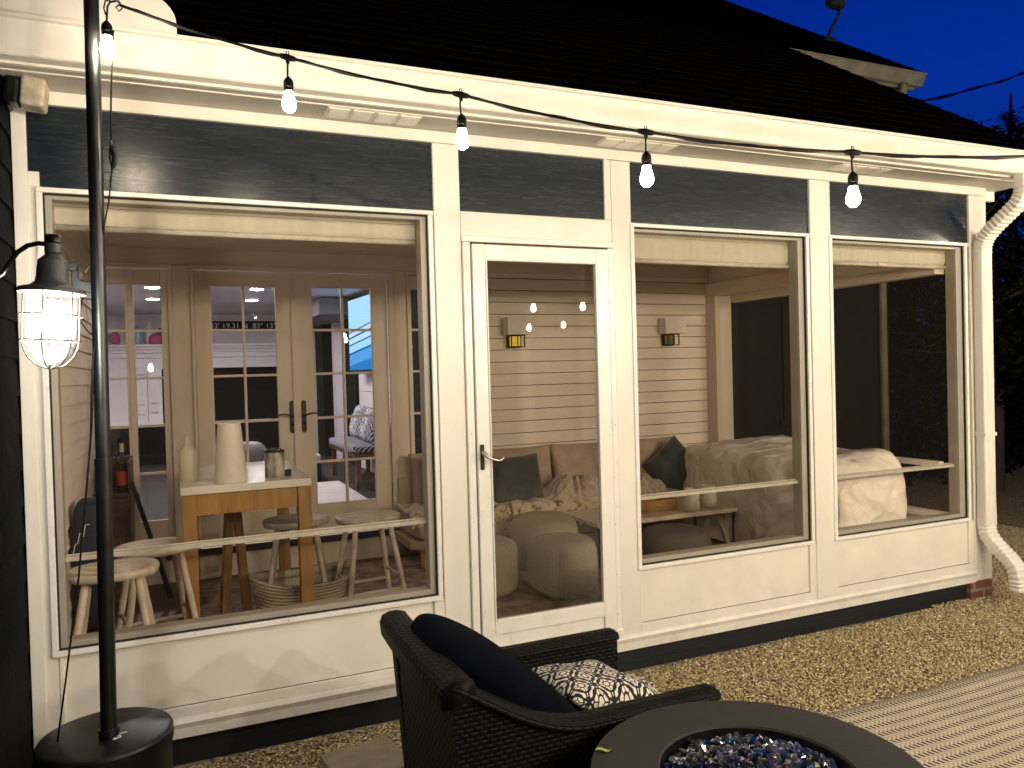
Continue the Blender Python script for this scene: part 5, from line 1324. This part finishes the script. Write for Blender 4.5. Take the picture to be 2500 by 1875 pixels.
# recessed lights
for i, (x, y, lb) in enumerate(((-.50, 5.85, 'recessed ceiling light seen through the left French door'), (-.45, 7.2, 'farther recessed ceiling light above the sign'), (-1.62, 5.85, 'recessed ceiling light seen through the left sidelight'), (-1.65, 7.2, 'farther recessed ceiling light behind the left sidelight'), (-1.0, 3.6, 'recessed ceiling light closest to the French doors'))):
    t = thing('recessed_light', lb, 'ceiling light', (x, y, 2.61), 'recessed ceiling lights of the living room')
    bm = B(); lathe(bm, [(.095, -.006), (.095, 0)], (x, y, 2.6192), 28); obj('trim_ring', bm, M['ltoak'], t)
    bm = B(); lathe(bm, [(.07, -.003), (.07, 0)], (x, y, 2.6125), 28); obj('lens', bm, M['recess'], t)

# ================================================================== BACKGROUND TREES
def tree(name, x, y, h, r, label, seed, kind='leafy', cz=.55, n=5200, ls=.07):
    rng = random.Random(seed); t = thing(name, label, 'tree', (x, y, G), 'trees around the house')
    bm = B(); tube(bm, [(x, y, G), (x+.05*h*.2, y, h*.4), (x, y+.04*h*.2, h*.75), (x+.03, y, h*.98)], [h*.022, h*.017, h*.01, h*.003], 9)
    tips = []
    for k in range(46 if kind == 'leafy' else 60):
        a = rng.uniform(0, 2*PI); z0 = h*rng.uniform(.22, .92); f_ = (1-z0/h)
        ln = (r*rng.uniform(.6, 1.0)*(math.sin(min(1, (z0/h-.15)/.85)*PI)**.5 if kind == 'leafy' else f_**.8+.05))
        p0 = Vector((x, y, z0)); up = .35 if kind == 'leafy' else .15
        p1 = p0+Vector((math.cos(a)*ln*.5, math.sin(a)*ln*.5, ln*up*.7)); p2 = p0+Vector((math.cos(a)*ln, math.sin(a)*ln, ln*up+rng.uniform(-.1, .2)))
        tube(bm, [p0, p1, p2], [h*.006, h*.004, h*.0015], 5); tips.append((p0, p1, p2))
        for q in range(3):
            w = p1.lerp(p2, rng.random()); tube(bm, [w, w+Vector((rng.uniform(-.4, .4), rng.uniform(-.4, .4), rng.uniform(0, .4)))*ln*.5], [h*.0022, h*.0008], 4)
    obj('trunk', bm, M['bark'], t)
    bm = B()
    for k in range(n):
        p0, p1, p2 = rng.choice(tips); q = rng.random()**.6; c = p1.lerp(p2, q) if rng.random() < .8 else p0.lerp(p1, q)
        c = c+Vector((rng.gauss(0, 1), rng.gauss(0, 1), rng.gauss(0, .8)))*r*.09
        d = Vector((rng.uniform(-1, 1), rng.uniform(-1, 1), rng.uniform(-1, 1))).normalized(); e = d.orthogonal().normalized(); s_ = ls*rng.uniform(.6, 1.5)
        bm.faces.new([bm.verts.new(c-d*s_), bm.verts.new(c+e*s_*.45), bm.verts.new(c+d*s_), bm.verts.new(c-e*s_*.45)])
    obj('crown', bm, M['foliage'], t)
tree('evergreen_tree', 15.65, 7.56, 7.55, .95, 'tall spindly tree showing against the blue sky above the gutter', 11, 'spruce', n=2600, ls=.035)
tree('evergreen_tree', 15.04, 7.82, 6.95, .5, 'small thin tree just left of the tall one over the roof edge', 12, 'spruce', n=500, ls=.03)
tree('leafy_tree', 8.2, 2.9, 4.4, 2.0, 'dark leafy tree in the night behind the downspout', 13, n=12000, ls=.06)
tree('leafy_tree', 9.8, 5.6, 5.0, 2.4, 'dark leafy tree farther back at the right edge', 14, n=10000, ls=.07)
tree('leafy_tree', 11.5, 1.6, 4.6, 2.3, 'dark bushy tree low at the far right', 15, n=10000, ls=.07)
# neighbour's hedge and small blue glow of a distant window
def hedge():
    rng = random.Random(4); bm = B()
    for k in range(22000):
        c = Vector((rng.uniform(5.2, 16), rng.uniform(3.4, 5.0), G+rng.random()**.8*(3.0+.4*math.sin(k*.01)))); c.y += noise.noise(c)*.5
        d = Vector((rng.uniform(-1, 1), rng.uniform(-1, 1), rng.uniform(-1, 1))).normalized(); e = d.orthogonal().normalized(); s_ = rng.uniform(.04, .11)
        bm.faces.new([bm.verts.new(c-d*s_), bm.verts.new(c+e*s_*.5), bm.verts.new(c+d*s_), bm.verts.new(c-e*s_*.5)])
    return bm
o = obj('hedge', hedge(), M['foliage'], None); tag(o, 'dark hedge beyond the right end of the porch', 'hedge')

# ================================================================== WORLD, CAMERA, RENDER
w = bpy.data.worlds.new('World'); sc.world = w; w.use_nodes = True; t = w.node_tree; t.nodes.clear()
out = t.nodes.new('ShaderNodeOutputWorld'); bg_ = t.nodes.new('ShaderNodeBackground')
tc = t.nodes.new('ShaderNodeTexCoord'); sp = t.nodes.new('ShaderNodeSeparateXYZ'); t.links.new(tc.outputs['Generated'], sp.inputs[0])
rp = t.nodes.new('ShaderNodeValToRGB'); e = rp.color_ramp.elements
e[0].position = .0; e[0].color = (.004, .02, .10, 1); e[1].position = .30; e[1].color = (.0008, .027, .30, 1)
x_ = rp.color_ramp.elements.new(.55); x_.color = (.0004, .009, .17, 1)
t.links.new(sp.outputs[2], rp.inputs[0]); t.links.new(rp.outputs[0], bg_.inputs[0]); bg_.inputs[1].default_value = 1.0
vd = t.nodes.new('ShaderNodeVectorMath'); vd.operation = 'DOT_PRODUCT'; t.links.new(tc.outputs['Generated'], vd.inputs[0]); vd.inputs[1].default_value = Vector((.86, .5, .12)).normalized()
mr_ = t.nodes.new('ShaderNodeMapRange'); mr_.inputs['From Min'].default_value = .1; mr_.inputs['From Max'].default_value = .85; mr_.inputs['To Min'].default_value = .06; mr_.inputs['To Max'].default_value = 1.0
t.links.new(vd.outputs['Value'], mr_.inputs[0]); t.links.new(mr_.outputs[0], bg_.inputs[1])   # dusk glow lingers on one side
t.links.new(bg_.outputs[0], out.inputs[0])

cam = bpy.data.cameras.new('camera'); co = bpy.data.objects.new('camera', cam); col.objects.link(co)
R_ = Vector((0.91721367, -0.39746455, -0.02722143)); U_ = Vector((0.03123655, 0.00362956, 0.99950543)); F_ = Vector((0.39716917, 0.91761035, -0.0157445))
m4 = Matrix.Identity(4)
for i in range(3): m4[i][0] = R_[i]; m4[i][1] = U_[i]; m4[i][2] = -F_[i]
m4.translation = Vector((-1.38109, -3.68458, 1.55752)); co.matrix_world = m4
cam.sensor_width = 36; cam.lens = 1879.1/2500*36; cam.clip_start = .05; cam.clip_end = 500
sc.camera = co
sc.view_settings.view_transform = 'Standard'; sc.view_settings.look = 'None'; sc.view_settings.exposure = 0
cy = sc.cycles
try:
    cy.use_denoising = True; cy.denoiser = 'OPENIMAGEDENOISE'; cy.denoising_input_passes = 'RGB_ALBEDO_NORMAL'
except Exception: pass
cy.adaptive_threshold = .02; cy.max_bounces = 8; cy.diffuse_bounces = 4; cy.glossy_bounces = 4; cy.transmission_bounces = 4; cy.transparent_max_bounces = 16
cy.sample_clamp_indirect = 4; cy.use_light_tree = True; cy.caustics_reflective = False; cy.caustics_refractive = False
